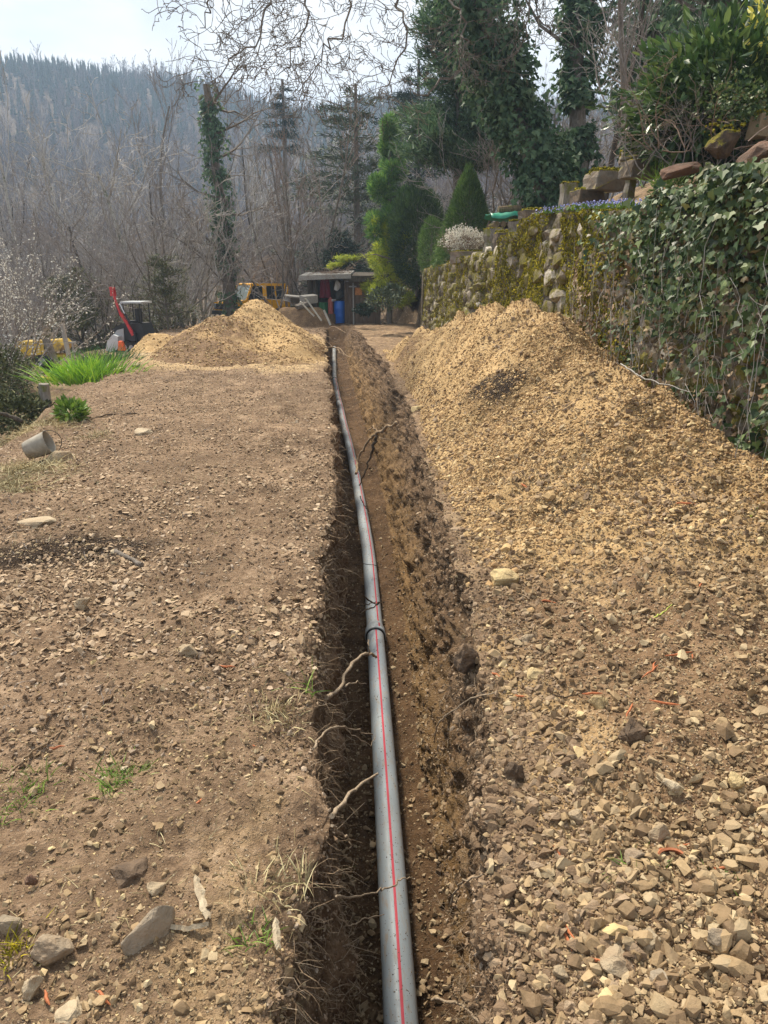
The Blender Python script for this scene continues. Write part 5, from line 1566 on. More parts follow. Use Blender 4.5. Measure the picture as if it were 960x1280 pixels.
# ================================================================ MACHINES
M_blk = simple('black steel', (.022, .022, .024), .55, .4, .2, 8)
M_grm = simple('grey paint', (.32, .33, .34), .5, .5, .1, 6)
M_lgr = simple('light grey roof', (.50, .52, .53), .5, .4, .1, 6)
M_redp = simple('red machine paint', (.55, .03, .035), .38, .5, .1, 6, dirt=(.28, .05, .04))
M_tyre = simple('tyre rubber', (.03, .03, .03), .9, .2)
M_chrome = simple('cylinder rod', (.6, .6, .62), .25, .5, metal=.9)
M_ora = simple('orange plastic', (.85, .14, .03), .5, .4)
M_glass = simple('dark glass', (.02, .025, .028), .08, .8, 0)
M_wglass = simple('windscreen glass', (.22, .28, .30), .06, .9, .1)
def wheel(parent, c, r, w_, axis=0):
    th = MB()
    a = np.linspace(0, 2*np.pi, 25)[:-1]
    prof = [(r*.62, -w_/2), (r*.92, -w_/2), (r, -w_*.35), (r, w_*.35), (r*.92, w_/2), (r*.62, w_/2)]
    V = []; 
    for rr, ww in prof:
        for t_ in a:
            q_ = [rr*math.cos(t_), rr*math.sin(t_)]; q_.insert(axis, ww); V.append(q_)
    F = [[k*24+i, k*24+(i+1) % 24, (k+1)*24+(i+1) % 24, (k+1)*24+i] for k in range(5) for i in range(24)]
    th.add(np.array(V)+c, F)
    t_ = th.obj('wheel', M_tyre, parent, smooth=False)
    rm_ = MB(); V = []
    for rr, ww in ((r*.62, w_*.3), (r*.25, w_*.2), (.02, w_*.35)):
        for tt in a:
            q_ = [rr*math.cos(tt), rr*math.sin(tt)]; q_.insert(axis, ww); V.append(q_)
    for s_ in (1, -1):
        VV = np.array(V); VV[:, axis] *= s_
        rm_.add(VV+c, [[k*24+i, k*24+(i+1) % 24, (k+1)*24+(i+1) % 24, (k+1)*24+i] for k in range(2) for i in range(24)])
    rm_.obj('rim', M_grm, t_)
# towable yellow machine
b = at(60, 447, 24)
gz = float(H(b.x, b.y))
ym = thing('yellow_machine', 'yellow towable machine with a tilted two panel hood among the bushes', 'machine', (b.x, b.y, gz), rad(-4))
bz = b.z-gz
mb = MB(); mb.prism([(-.80, .28), (-.62, -.02), (-.0, .0), (-.0, .42), (-.74, .40)], 1, -.45, .45); mb.obj('hood_panel', M_yel, ym).location = (0, 0, bz+.13)
mb = MB(); mb.prism([(.02, .02), (.58, .12), (.70, .30), (.56, .46), (.02, .43)], 1, -.44, .44); mb.obj('hood_panel', M_yel, ym).location = (0, 0, bz+.13)
mb = MB(); mb.box((.25, -.448, .22+.13+bz), (.28, .012, .10)); mb.obj('vent', M_blk, ym)
mb = MB(); mb.box((0, 0, .08+bz), (1.3, .6, .08)); mb.box((.55, 0, bz-.1), (.10, .5, .3)); mb.box((-.3, 0, bz-.1), (.10, .5, .4)); mb.box((1.0, 0, .0+bz), (.9, .08, .08)); mb.obj('frame', M_yel, ym)
wheel(ym, np.array([0, -.42, bz-.10]), .24, .16, 1); wheel(ym, np.array([0, .42, bz-.10]), .24, .16, 1)
mb = MB(); mb.tube([[.85, 0, bz-.35], [.85, 0, bz+.46]], .035, 8); mb.box((.85, 0, bz+.48), (.22, .1, .05)); mb.obj('jockey_stand', M_twigp, ym)
if bz > .4:
    mb = MB(); mb.box((0, 0, (bz-.34)/2-.1), (1.2, .9, max(.1, bz-.34)+.2), jit=.05); o = mb.obj('earth_ramp', M_clod, label='low earth ramp under the yellow machine', cat='earth ramp'); o.location = (b.x, b.y, gz)

# small digger with raised red arm
b = at(168, 438, 23.5)
gz = float(H(b.x, b.y))
dg = thing('mini_digger', 'small excavator with a raised red arm and a pale canopy beyond the bank', 'digger', (b.x+.12, b.y, b.z), rad(-12))
dg.scale = (.80, .80, .90)
if b.z-gz > .05:
    pass
lift_ = b.z
for s_ in (-1, 1):
    mb = MB(); mb.prism([(-.75, .0), (-.65, -.0), (.65, .0), (.78, .16), (.66, .34), (-.66, .34), (-.78, .16)], 1, s_*.45-.13, s_*.45+.13)
    tk = mb.obj('track', M_tyre, dg)
    for k_ in range(5):
        m2 = MB(); m2.tube([[-.5+.25*k_, s_*.45-.14, .14], [-.5+.25*k_, s_*.45+.14, .14]], .09, 10); m2.obj('roller', M_grm, tk)
mb = MB(); mb.prism([(-.75, .38), (.55, .38), (.6, .55), (.45, .95), (-.35, .95), (-.78, .75)], 1, -.45, .45); mb.obj('body', M_blk, dg)
mb = MB(); mb.prism([(-.62, .30), (-.3, .35), (-.28, .78), (-.55, .72), (-.72, .55)], 1, -.50, -.46); mb.obj('side_panel', M_grm, dg)
mb = MB(); mb.box((-.05, 0, .98), (.45, .42, .10)); mb.box((.16, 0, 1.2), (.10, .42, .45)); mb.obj('seat', M_blk, dg)
mb = MB()
for x_, y_ in ((-.25, -.4), (.42, -.4), (-.25, .4), (.42, .4)):
    mb.tube([[x_, y_, .9], [x_, y_, 1.62]], .022, 6)
mb.obj('canopy_posts', M_blk, dg)
mb = MB(); mb.box((.10, 0, 1.64), (.85, .95, .06), jit=.008); mb.obj('canopy', M_lgr, dg)
# red arm: boom up and leaning left, then dipper
def arm(name, pts, w_, h_, mat, parent):
    mb = MB()
    for a, c in zip(pts[:-1], pts[1:]):
        a, c = np.array(a), np.array(c); T_ = unit(c-a); S_ = np.array([0, 1.0, 0]); U_ = np.cross(T_, S_)
        ee = [(s1*S_*w_/2+s2*U_*h_/2) for s1, s2 in ((-1, -1), (1, -1), (1, 1), (-1, 1))]
        V = [a+e for e in ee]+[c+e for e in ee]
        mb.add(V, [[0, 1, 5, 4], [1, 2, 6, 5], [2, 3, 7, 6], [3, 0, 4, 7], [0, 3, 2, 1], [4, 5, 6, 7]])
    return mb.obj(name, mat, parent)
bm_ = arm('boom', [(.15, -.6, .55), (-.05, -.6, .95), (-.28, -.6, 1.28)], .09, .10, M_redp, dg)
dp_ = arm('dipper', [(-.26, -.6, 1.20), (-.42, -.6, 1.65), (-.52, -.6, 2.05)], .07, .07, M_redp, dg)
mb = MB(); mb.tube([[-.12, -.6, 1.28], [-.28, -.6, 1.62]], .028, 8); mb.obj('ram_rod', M_chrome, dg)
mb = MB(); mb.tube([[.10, -.6, .9], [-.10, -.6, 1.26]], .042, 8); mb.tube([[-.33, -.6, 1.2], [-.45, -.6, 1.7]], .035, 8); mb.obj('ram_cylinder', M_blk, dg)
mb = MB(); mb.box((-.52, -.6, 2.10), (.18, .12, .10)); mb.box((-.50, -.68, 1.95), (.16, .02, .2)); mb.box((-.50, -.52, 1.95), (.16, .02, .2)); mb.obj('coupler', M_redp, dg)
mb = MB(); mb.box((.12, -.56, .5), (.22, .14, .3)); mb.obj('boom_foot', M_blk, dg)
mb = MB(); mb.prism([(-.98, .05), (-.80, .0), (-.45, .10), (-.42, .52), (-.62, .58), (-.86, .38)], 1, -.75, -.2); mb.obj('bucket', M_lgr, dg)
# ground for it to stand on where the valley falls away
def mound(name, x, y, rx_, ry_, ztop, label, mat=M_ground, sand_=.1, dark_=.3):
    u = np.linspace(-1.8, 1.8, 30); U, V_ = np.meshgrid(u, u, indexing='ij')
    X_, Y_ = x+U*rx_, y+V_*ry_
    g = H(X_, Y_); f = sstep(1.75, .75, np.hypot(U, V_))
    Z_ = g*(1-f)+ztop*f-.02*(1-f)+.05*fbm(X_*1.5, Y_*1.5, 0, 3, 170)*f*(1-f)*4-.06*(1-f)
    o = ob(name, np.stack([X_, Y_, Z_], -1), grid_faces(30, 30), mat, smooth=True, attrs={'sand': np.full(900, sand_), 'dark': np.full(900, dark_), 'green': np.full(900, .1)}, kind='structure')
    return o
mound('earth_platform', b.x, b.y, 1.6, 1.4, b.z+.005, '')
b2 = at(152, 433, 22.6)
mb = MB(); mb.prism([(-.10, -.12), (.12, -.12), (.04, .16), (-.06, .16)], 1, -.1, .1); o = mb.obj('orange_marker', M_ora, label='bright orange marker cone shape in front of the digger bucket', cat='marker'); o.location = b2

# yellow off road car behind the heap
b = at(322, 360, 31)
cw, cl = 1.55, 3.3
gz = b.z-1.70
cr_ = thing('parked_car', 'boxy bright yellow off road car parked behind the heap, only its cabin showing', 'car', (b.x-.25, b.y, gz+.26), rad(126))
cr_.scale = (.9, .9, .96)
M_cary = simple('bright yellow car paint', (.85, .42, .012), .25, .6, .04, 3)
# car local: +y forward, x width
mb = MB(); mb.prism([(-1.6, .42), (1.55, .42), (1.62, .62), (1.60, .92), (.72, 1.02), (-1.62, 1.02)], 0, -.74, .74); bd = mb.obj('body', M_cary, cr_)
mb = MB()
roof = [(-1.55, 1.62), (-1.45, 1.69), (.25, 1.70), (.38, 1.66), (.38, 1.60), (-1.55, 1.58)]
mb.prism(roof, 0, -.66, .66); mb.obj('roof', M_cary, cr_)
def pillar(y0, y1, w_):
    m = MB()
    for s_ in (-1, 1):
        m.add([[s_*.745, y0-w_/2, 1.0], [s_*.745, y0+w_/2, 1.0], [s_*.665, y1+w_/2, 1.62], [s_*.665, y1-w_/2, 1.62],
               [s_*.69, y0-w_/2, 1.0], [s_*.69, y0+w_/2, 1.0], [s_*.61, y1+w_/2, 1.62], [s_*.61, y1-w_/2, 1.62]],
              [[0, 1, 2, 3], [4, 7, 6, 5], [0, 3, 7, 4], [1, 5, 6, 2]])
    m.obj('pillar', M_cary, cr_)
pillar(.70, .36, .10); pillar(-.25, -.28, .20); pillar(-1.48, -1.45, .22); pillar(-.85, -.85, .07)
for s_ in (-1, 1):
    for y0, y1, y2, y3 in ((-.19, .66, .33, -.22), (-1.43, -.31, -.34, -1.40)):
        m = MB(); m.add([[s_*.715, y0, 1.0], [s_*.715, y1, 1.0], [s_*.64, y2, 1.62], [s_*.64, y3, 1.62]], [[0, 1, 2, 3]]); wn_ = m.obj('side_window', M_glass, cr_)
m = MB(); m.add([[-.70, .74, 1.0], [.70, .74, 1.0], [.62, .39, 1.61], [-.62, .39, 1.61]], [[0, 1, 2, 3]]); m.obj('windscreen', M_wglass, cr_)
m = MB(); m.add([[-.70, -1.58, 1.05], [.70, -1.58, 1.05], [.6, -1.54, 1.55], [-.6, -1.54, 1.55]], [[0, 1, 2, 3]]); m.obj('rear_window', M_glass, cr_)
m = MB(); m.box((0, 1.64, .75), (1.2, .06, .22)); m.obj('grille', M_blk, cr_)
for s_ in (-1, 1):
    m = MB(); m.tube([[s_*.5, 1.62, .78], [s_*.5, 1.69, .78]], .1, 14); m.obj('headlight', M_wglass, cr_)
    m = MB(); m.box((s_*.84, .58, 1.10), (.14, .06, .16)); m.obj('wing_mirror', M_blk, cr_)
m = MB(); m.box((0, 1.68, .5), (1.5, .16, .16)); m.box((0, -1.66, .5), (1.5, .14, .16)); m.obj('bumper', M_blk, cr_)
for s_ in (-1, 1):
    for y_ in (-1.0, 1.05):
        wheel(cr_, np.array([s_*.68, y_, .34]), .34, .2, 0)
bc = at(351, 361, 31.5)
tl = thing('tool_board', 'grey board frame standing just right of the yellow car', 'board', (bc.x, bc.y, bc.z-1.5))
mb = MB(); mb.box((0, 0, .75), (.35, .03, 1.5)); mb.obj('panel', M_woodg, tl)
mb = MB(); mb.box((-.2, 0, .75), (.05, .05, 1.54)); mb.box((.2, 0, .75), (.05, .05, 1.54)); mb.obj('frame', M_woodg, tl)
for (x, y, zt, r_) in ((cr_.location.x, cr_.location.y, gz, 2.2),):
    mound('car_standing_ground', x, y, r_, r_, zt+.27, '')

# ================================================================ SHED
sb = at(413, 404, 28.5)
SX, SY, SZ = sb.x-.15, sb.y, float(H(.6, 28.3))
sh = thing('garden_shed', 'low weathered wooden shed with an open doorway at the end of the trench', 'shed', (SX, SY, SZ), rad(-5))
top_ = at(413, 346, 28.5).z-SZ
xl, xr, xd = -.62, 2.05, .78          # left post, right end, right edge of the opening
mb = MB(); mb.box((0, 0, 0), (1, 1, 1))
def shbox(name, c, d, mat, rot=None, jit=.004):
    m = MB(); m.box(c, d, rot, jit); return m.obj(name, mat, sh)
DP = 2.0
shbox('back_wall', ((xl+xr)/2, DP, top_/2-.3), (xr-xl, .05, top_+.6), M_wood)
shbox('side_wall', (xl+.03, DP/2+.25, top_/2-.3), (.05, DP-.5, top_+.6), M_wood)
shbox('side_wall', (xr-.03, DP/2, top_/2-.3), (.05, DP, top_+.6), M_wood)
shbox('floor', ((xl+xr)/2, DP/2, -.01), (xr-xl, DP, .08), M_dark)
x_ = xd
while x_ < xr-.02:
    w_ = random.uniform(.13, .2)
    w_ = min(w_, xr-x_)
    shbox('plank', (x_+w_/2, random.uniform(-.012, .012), top_/2-.25), (w_-.008, .025, top_+.5+random.uniform(-.05, .02)), M_wood)
    x_ += w_
for x_ in (xl, xl+.22):
    m = MB(); m.tube([[x_, -.03, -.5], [x_+.02, -.03, top_*.5], [x_, -.02, top_]], [.10, .095, .085], 9); m.obj('post', M_barkd, sh)
shbox('door_frame', (xd-.03, -.03, top_/2-.2), (.07, .09, top_+.4), M_wood)
shbox('pipe_rail', (xd+.27, -.05, top_*.46-.1), (.05, .04, top_*.95), M_woodg)
shbox('shelf_bracket', (xd+.25, -.10, top_*.80), (.28, .12, .05), M_woodg)
rf = MB(); rf.box((.02, .85, top_+.10), (xd-xl+.55, 2.6, .09), Matrix.Rotation(-.035, 3, 'Y') @ Matrix.Rotation(.06, 3, 'X'), .01); ro = rf.obj('roof', M_roof, sh)
m = MB(); m.box((.02, -.47, top_-.02), (xd-xl+.55, .03, .15), Matrix.Rotation(-.035, 3, 'Y'), .006); m.obj('fascia', M_woodg, ro)
rf = MB(); rf.box(((xd+xr)/2+.22, .85, top_+.06), (xr-xd+.5, 2.5, .08), Matrix.Rotation(.02, 3, 'Y') @ Matrix.Rotation(.06, 3, 'X'), .01); ro2 = rf.obj('roof', M_barkd, sh)
m = MB(); m.box(((xd+xr)/2+.2, -.41, top_-.08), (xr-xd+.5, .03, .22), None, .006); m.obj('fascia', M_barkd, ro2)
sg = shbox('small_sign', (1.25, -.035, top_*.70), (.26, .02, .27), simple('orange enamel', (.45, .17, .04), .6, .3, .3, 14), None, 0)
def shw(x, y, z):
    return sh.matrix_world @ Vector((x, y, z))
bpy.context.view_layer.update()
def barrel(x, y, z0, r, h, mat, label, lid=None):
    c = shw(x, y, z0)
    th = thing('plastic_barrel', label, 'barrel', tuple(c))
    zz = [0, .01, h*.04, h*.3, h*.33, h*.36, h*.64, h*.67, h*.70, h*.96, h]
    rr = [r*.9, r*.97, r, r, r*1.04, r, r, r*1.04, r, r, r*.93]
    V, F = polytube([[0, 0, q_] for q_ in zz], rr, 22); ob('drum', V, F, mat, th, smooth=True)
    V = [[r*.93*math.cos(a), r*.93*math.sin(a), 0] for a in np.linspace(0, 2*np.pi, 23)[:-1]]+[[0, 0, .01]]
    ob('lid', np.array(V)+[0, 0, h-.004], [[i, (i+1) % 22, 22] for i in range(22)], lid or mat, th)
    return c
M_blue = simple('blue plastic', (.012, .13, .55), .35, .5, .06)
M_grn = simple('green plastic', (.015, .20, .06), .4, .5, .08)
barrel(.50, .25, .02, .22, .86, M_blue, 'bright blue plastic barrel in the shed doorway')
barrel(-.14, .55, .02, .19, .80, M_grn, 'green plastic barrel on the left inside the shed')
M_crim = simple('crimson cloth', (.32, .015, .04), .8, .2, .2)
c = shw(-.10, .75, .98)
m = MB()
ys_c = np.linspace(-.22, .22, 14); zs_c = np.linspace(0, .75, 8); A_, B_ = np.meshgrid(ys_c, zs_c, indexing='ij')
o = ob('crimson_jacket', np.stack([A_*(1.05-.35*B_/.75), .05*np.sin(A_*28)+.02*fbm(A_*5, B_*5, 0, 2, 181), B_+0*A_], -1), grid_faces(14, 8), M_crim, smooth=True, label='crimson cloth hanging inside the shed above the green barrel', cat='cloth')
o.location = c; mm = o.modifiers.new('t', 'SOLIDIFY'); mm.thickness = .02
c = shw(.42, .2, 1.02)
o = big_rock('white_sack', tuple(c+Vector((-.02, 0, .42))), (.38, .28, .48), 0, (0, .1), simple('white sack', (.72, .72, .70), .6, .3, .08), 'white plastic sack sitting above the blue barrel', 'sack', 91, rough=.05)
o = big_rock('dark_bag', tuple(c+Vector((.10, .08, .08))), (.42, .30, .50), 0, (0, .2), simple('grey cloth bag', (.07, .075, .075), .9, .2), 'dark grey bag between the white sack and the blue barrel', 'bag', 92, rough=.05)
o = big_rock('white_lump', tuple(shw(.30, .0, .92)), (.22, .18, .16), 0, (0, 0), simple('white plastic', (.75, .76, .76), .5, .3), 'small white plastic can lid on the front of the blue barrel', 'can', 93, rough=.03)
m = MB(); m.tube([[0, 0, 0], [0, 0, .55]], .10, 14); m.tube([[0, 0, .55], [0, 0, .62]], [.09, .03], 10)
o = m.obj('red_gas_bottle', simple('faded red metal', (.42, .10, .07), .5, .4, .2), label='faded red gas bottle between the green and blue barrels', cat='gas bottle'); o.location = shw(.16, .15, .40)
m = MB(); m.box((0, 0, .2), (.32, .3, .4), None, .02); o = m.obj('crate', M_wood, label='dark wooden crate under the red gas bottle', cat='crate'); o.location = shw(.16, .2, 0)
# brush on the shed roof
rs = np.random.RandomState(17); br = []
for k_ in range(34):
    br += grow((rs.uniform(-.3, .75), rs.uniform(-.1, .6), .0), (rs.normal(), rs.normal()*.5-.3, .15), .75, .010, 1, rs, kids=(4,), tip=.0045, wob=.2, up=-.06)
V, F = segtubes(np.array(br)[:, :8], 3)
o = ob('brushwood', V, F, M_twigr, label='dry brushwood spilling over the edge of the shed roof', cat='brushwood'); o.location = shw(.15, -.1, top_+.14)
# boards and rubble left of the shed
for i, (px, py, t, sx, sy, sz, ry, rzz, mat, lab) in enumerate((
    (372, 371, 27.5, .9, .5, .05, .1, .2, M_woodg, 'pale board lying flat on the pile left of the shed'),
    (386, 374, 27.2, .55, .4, .28, -.1, .5, M_woodg, 'grey block shaped slab on the pile left of the shed'),
    (392, 387, 26.2, .95, .10, .05, .95, .1, M_blossom, 'white leaning batten nearest the shed post'),
    (384, 386, 26.4, .7, .10, .05, .8, .2, M_blossom, 'shorter white batten beside the leaning one'),
    (366, 375, 27.8, .6, .3, .2, .2, .9, M_woodg, 'weathered grey box end on the board pile'),
    (378, 381, 26.8, .5, .3, .12, -.3, .4, M_bark, 'brown board in the middle of the pile'))):
    c = at(px, py, t)
    m = MB(); m.box((0, 0, 0), (sx, sy, sz), None, .008); o = m.obj('board', mat, label=lab, cat='board'); o.location = c; o.rotation_euler = (.1, ry, rzz)
c = at(376, 384, 27.3); mound('rubble_bank', c.x, c.y, .85, .7, c.z, '', M_heap, .3, .2)
V, F = segtubes([[*at(406, 402, 26), *at(409, 391, 26.5), .03, .03]], 6)
m = MB(); m.box((0, 0, 0), (.07, .05, .55), Matrix.Rotation(-.4, 3, 'Y')); o = m.obj('stake', M_blossom, label='short white stake leaning at the end of the trench', cat='stake'); o.location = at(409, 397, 25.5)
o = big_rock('rock', tuple(at(452, 384, 25.5)), (.42, .3, .18), .1, (0, 0), M_rockw, 'whitish stone on the ground right of the shed door', 'rock', 95)
# far posts behind the heap
for i, (px, l_) in enumerate(((243, 'left'), (227, 'far left'))):
    c = at(px, 402, 27); o = MB().tube([[0, 0, -1], [0, 0, .3]], .07, 7).obj('fence_post', M_bark, label=('short wooden post behind the left heap, nearer the car', 'short wooden post behind the left heap, nearer the digger')[i], cat='post'); o.location = c

# ================================================================ TREES
def split_tree(name, label, loc, segs, mt, mc, cat='tree', group=None, lim=1, n0=7, rz=0.0, scale=1.0):
    th = thing(name, label, cat, loc, rz, group)
    th.scale = (scale,)*3
    A = np.array(segs); lo = A[:, 8] < lim
    V, F = segtubes(A[lo][:, :8], n0); ob('trunk', V, F, mt, th, smooth=True)
    V, F = segtubes(A[~lo][:, :8], 3); ob('crown', V, F, mc, th)
    return th
PROTO = {}
def proto(kind, i):
    key = (kind, i)
    rs = np.random.RandomState(500+i*7+hash_kind[kind])
    if kind == 'tall':
        s = grow((0, 0, -.6), (rs.normal()*.05, rs.normal()*.05, 1), 12, .15, 4, rs, 9, (10, 5, 4, 2), .55, .07, .06, .48, .5, .010, .22)
    elif kind == 'fork':
        s = []
        for k in range(3):
            s += grow((rs.normal()*.1, rs.normal()*.1, -.6), (rs.normal()*.22, rs.normal()*.22, 1), 11, .12, 4, rs, 8, (6, 5, 3, 2), .5, .07, .06, .5, .5, .010, .25)
    elif kind == 'spread':
        s = grow((0, 0, -.6), (rs.normal()*.1, rs.normal()*.1, 1), 6.5, .17, 4, rs, 7, (8, 5, 4, 2), .95, .15, .03, .72, .5, .009, .2)
    else:  # thicket
        s = []
        for k in range(9):
            s += grow((rs.normal()*.4, rs.normal()*.4, -.3), (rs.normal()*.45, rs.normal()*.45, 1), 3.6, .035, 3, rs, 6, (4, 4, 3), .6, .14, .05, .6, .55, .007, .15)
    return s
hash_kind = {'tall': 0, 'fork': 100, 'spread': 200, 'thicket': 300}
def first(kind, i, mt, mc):
    th = split_tree({'thicket': 'bare_shrub'}.get(kind, 'bare_tree'), 'x', (0, 0, -50), proto(kind, i), mt, mc, cat={'thicket': 'shrub'}.get(kind, 'tree'), lim=1)
    PROTO[(kind, i)] = [th, False]
def plant(kind, i, x, y, s, rz, label, group=None, z=None):
    th, used = PROTO[(kind, i)]
    if used:
        th = copy_tree(th)
    PROTO[(kind, i)][1] = True
    zz = float(H(x, y)) if z is None else z
    th.location = (x, y, zz); th.rotation_euler = (0, 0, rz); th.scale = (s, s, s*1.0)
    th['label'] = label
    if 'group' in th:
        del th['group']
    if group:
        th['group'] = group
    return th
mts = [(M_bark, M_twig), (M_barkp, M_twigp), (M_barkd, M_twig), (M_bark, M_twig)]
for i in range(4):
    first('tall', i, *mts[i]); first('fork', i, *((M_barkp, M_twigp), (M_bark, M_twigr), (M_bark, M_twig), (M_barkd, M_twig))[i])
for i in range(3):
    first('spread', i, *mts[(1, 2, 0)[i]])
for i in range(4):
    first('thicket', i, *mts[(3, 0, 1, 2)[i]])
def xy(px, D):
    d = ray(px, 350); k = D/math.hypot(d.x, d.y)
    return d.x*k, d.y*k
# the ones that can be told apart
sp_ = [('tall', 1, 45, 42, 1.0, 'tall pale barked bare tree at the far left of the picture'),
       ('spread', 0, 160, 38, 1.35, 'pale trunked tree with long bare boughs standing behind the digger'),
       ('spread', 1, 142, 33, .9, 'dark crooked bare tree just left of the pale trunked one'),
       ('thicket', 0, 205, 29, 1.25, 'russet bushy bare shrub behind the lump of yellow earth'),
       ('thicket', 2, 228, 31, 1.35, 'pale twiggy bare shrub between the digger and the heap'),
       ('fork', 0, 108, 50, 1.05, 'many stemmed bare tree rising behind the digger arm'),
       ('tall', 0, 215, 48, 1.1, 'tall slim bare tree with purple grey twigs left of the ivy clad trunk'),
       ('tall', 2, 330, 44, .8, 'dark straight bare tree behind the yellow car'),
       ('fork', 1, 372, 36, .78, 'many stemmed grey bare tree standing over the shed roof'),
       ('tall', 3, 350, 52, .95, 'tallest bare tree in the middle behind the shed'),
       ('spread', 2, 400, 40, .85, 'broad grey bare tree just behind the shed'),
       ('fork', 3, 430, 46, .8, 'feathery bare tree left of the cedar'),
       ('tall', 1, 10, 36, .95, 'pale bare tree cut off by the left picture edge'),
       ('thicket', 3, 395, 34, 1.2, 'dark brown bare shrub close behind the shed'),
       ('thicket', 1, 350, 37, 1.0, 'grey bare shrub behind the yellow car roof'),
       ('thicket', 3, 120, 30, 1.0, 'dark bare shrub between the two machines'),
       ('spread', 1, 630, 27, .62, 'russet spreading bare tree behind the green tarpaulin'),
       ('thicket', 0, 625, 22, .95, 'russet thicket filling the gap behind the cone shaped cypress'),
       ('thicket', 0, 668, 24, .85, 'russet thicket beside the leaning ivy clad trunk'),
       ('thicket', 3, 560, 34, 1.2, 'brown thicket behind the yew'),
       ('tall', 2, 745, 16, .42, 'young bare tree with dark thin stems behind the capped block'),
       ('tall', 3, 778, 14.5, .42, 'young bare tree left of the laurel'),
       ('spread', 0, 812, 15.5, .42, 'pale twigged small tree reaching over the laurel'),
       ('thicket', 2, 702, 21, .8, 'pale twiggy shrub between the two ivy clad trees'),
       ('thicket', 1, 745, 24, 1.0, 'grey thicket behind the upright stone post')]
for k, (kd, i, px, D, s, lab) in enumerate(sp_):
    x, y = xy(px, D)
    plant(kd, i, x, y, s, k*2.1, lab)
rs = np.random.RandomState(77)
kinds = [('tall', 0), ('tall', 1), ('tall', 2), ('tall', 3), ('fork', 0), ('fork', 1), ('fork', 2), ('fork', 3), ('spread', 0), ('spread', 2)]
k = 0
for D0, D1, n, px0, px1 in ((40, 62, 20, -60, 470), (62, 95, 30, -80, 520), (40, 70, 9, 480, 800), (60, 95, 10, 480, 960), (30, 45, 6, 830, 1050)):
    for j in range(n):
        px = px0+(px1-px0)*(j+rs.rand())/n; D = rs.uniform(D0, D1)
        x, y = xy(px, D)
        kd, i = kinds[rs.randint(len(kinds))]
        far = D > 62
        plant(kd, i, x, y, rs.uniform(.75, 1.1)*(1.0 if px < 480 else .75)*(.62 if far else .82), rs.uniform(0, 6.28),
              'leafless tree deep in the bare wood' if far else ('leafless tree in the bare wood left of the shed' if px < 480 else 'leafless tree in the wood behind the wall'),
              'bare trees deep in the wood' if far else ('bare trees of the wood left of the shed' if px < 480 else 'bare trees of the wood behind the wall'))
for j in range(24):
    px = -40+j*21+rs.uniform(-8, 8); D = rs.uniform(32, 48)
    if 262 < px < 302:
        continue
    x, y = xy(px, D)
    plant('thicket', rs.randint(4), x, y, rs.uniform(1.0, 1.7), rs.uniform(0, 6.28), 'leafless undergrowth shrub along the edge of the wood', 'undergrowth shrubs along the wood edge')

def ivy_tree(name, label, path, radii, n, size, mat, trunk_r, seed, limbs=0, limb_segs=None, clump=1.1, bare=(), cat='tree'):
    """path: world points up the trunk; radii: spread of the ivy at each"""
    P_ = np.array(path, float); b0 = P_[0].copy()
    th = thing(name, label, cat, tuple(b0))
    Q = smoothpath(P_-b0, 6, .02, seed)
    V, F = polytube(Q, np.linspace(trunk_r, trunk_r*.45, len(Q)), 10); ob('trunk', V, F, M_bark, th, smooth=True)
    rs = np.random.RandomState(seed)
    segs = list(limb_segs or [])
    for k_ in range(limbs):
        f = rs.uniform(.3, 1); c = Q[int(f*(len(Q)-1))]; a = rs.uniform(0, 6.28)
        segs += grow(c, (math.cos(a), math.sin(a), .3), 2.6, .06, 3, rs, 6, (5, 4, 3), .7, .16, .02, .6, .5, .007, .15)
    if segs:
        V, F = segtubes(np.array(segs)[:, :8], 3); ob('branches', V, F, M_bark, th)
    t_ = R.rand(n)*(len(Q)-1)
    i = np.minimum(t_.astype(int), len(Q)-2); fr = (t_-i)[:, None]
    c = Q[i]*(1-fr)+Q[i+1]*fr
    rad_ = np.interp(t_, np.linspace(0, len(Q)-1, len(radii)), radii)
    d = unit(R.normal(size=(n, 3)))
    lump = 1+.55*fbm(c[:, 2]*clump, d[:, 0]*2.2+seed, d[:, 1]*2.2, 3, 191)
    pos = c+d*(rad_*(.35+.65*R.rand(n)**.6)*lump)[:, None]
    keep = fbm((pos[:, 0]+seed)*2.0, pos[:, 1]*2.0, pos[:, 2]*2.0, 2, 193) > -.16
    pos, d = pos[keep], d[keep]; m = len(pos)
    V, F, A = join(IVYS, pos, orient(d+R.normal(size=(m, 3))*.5+[0, 0, .3], np.array([[0, 0, -1.0]])+d*.7+R.normal(size=(m, 3))*.5), R.uniform(.6, 1.2, m)*size, R.rand(m))
    ob('ivy_foliage', V, F, mat, th, attrs={'rnd': A}, kind='stuff')
    return th
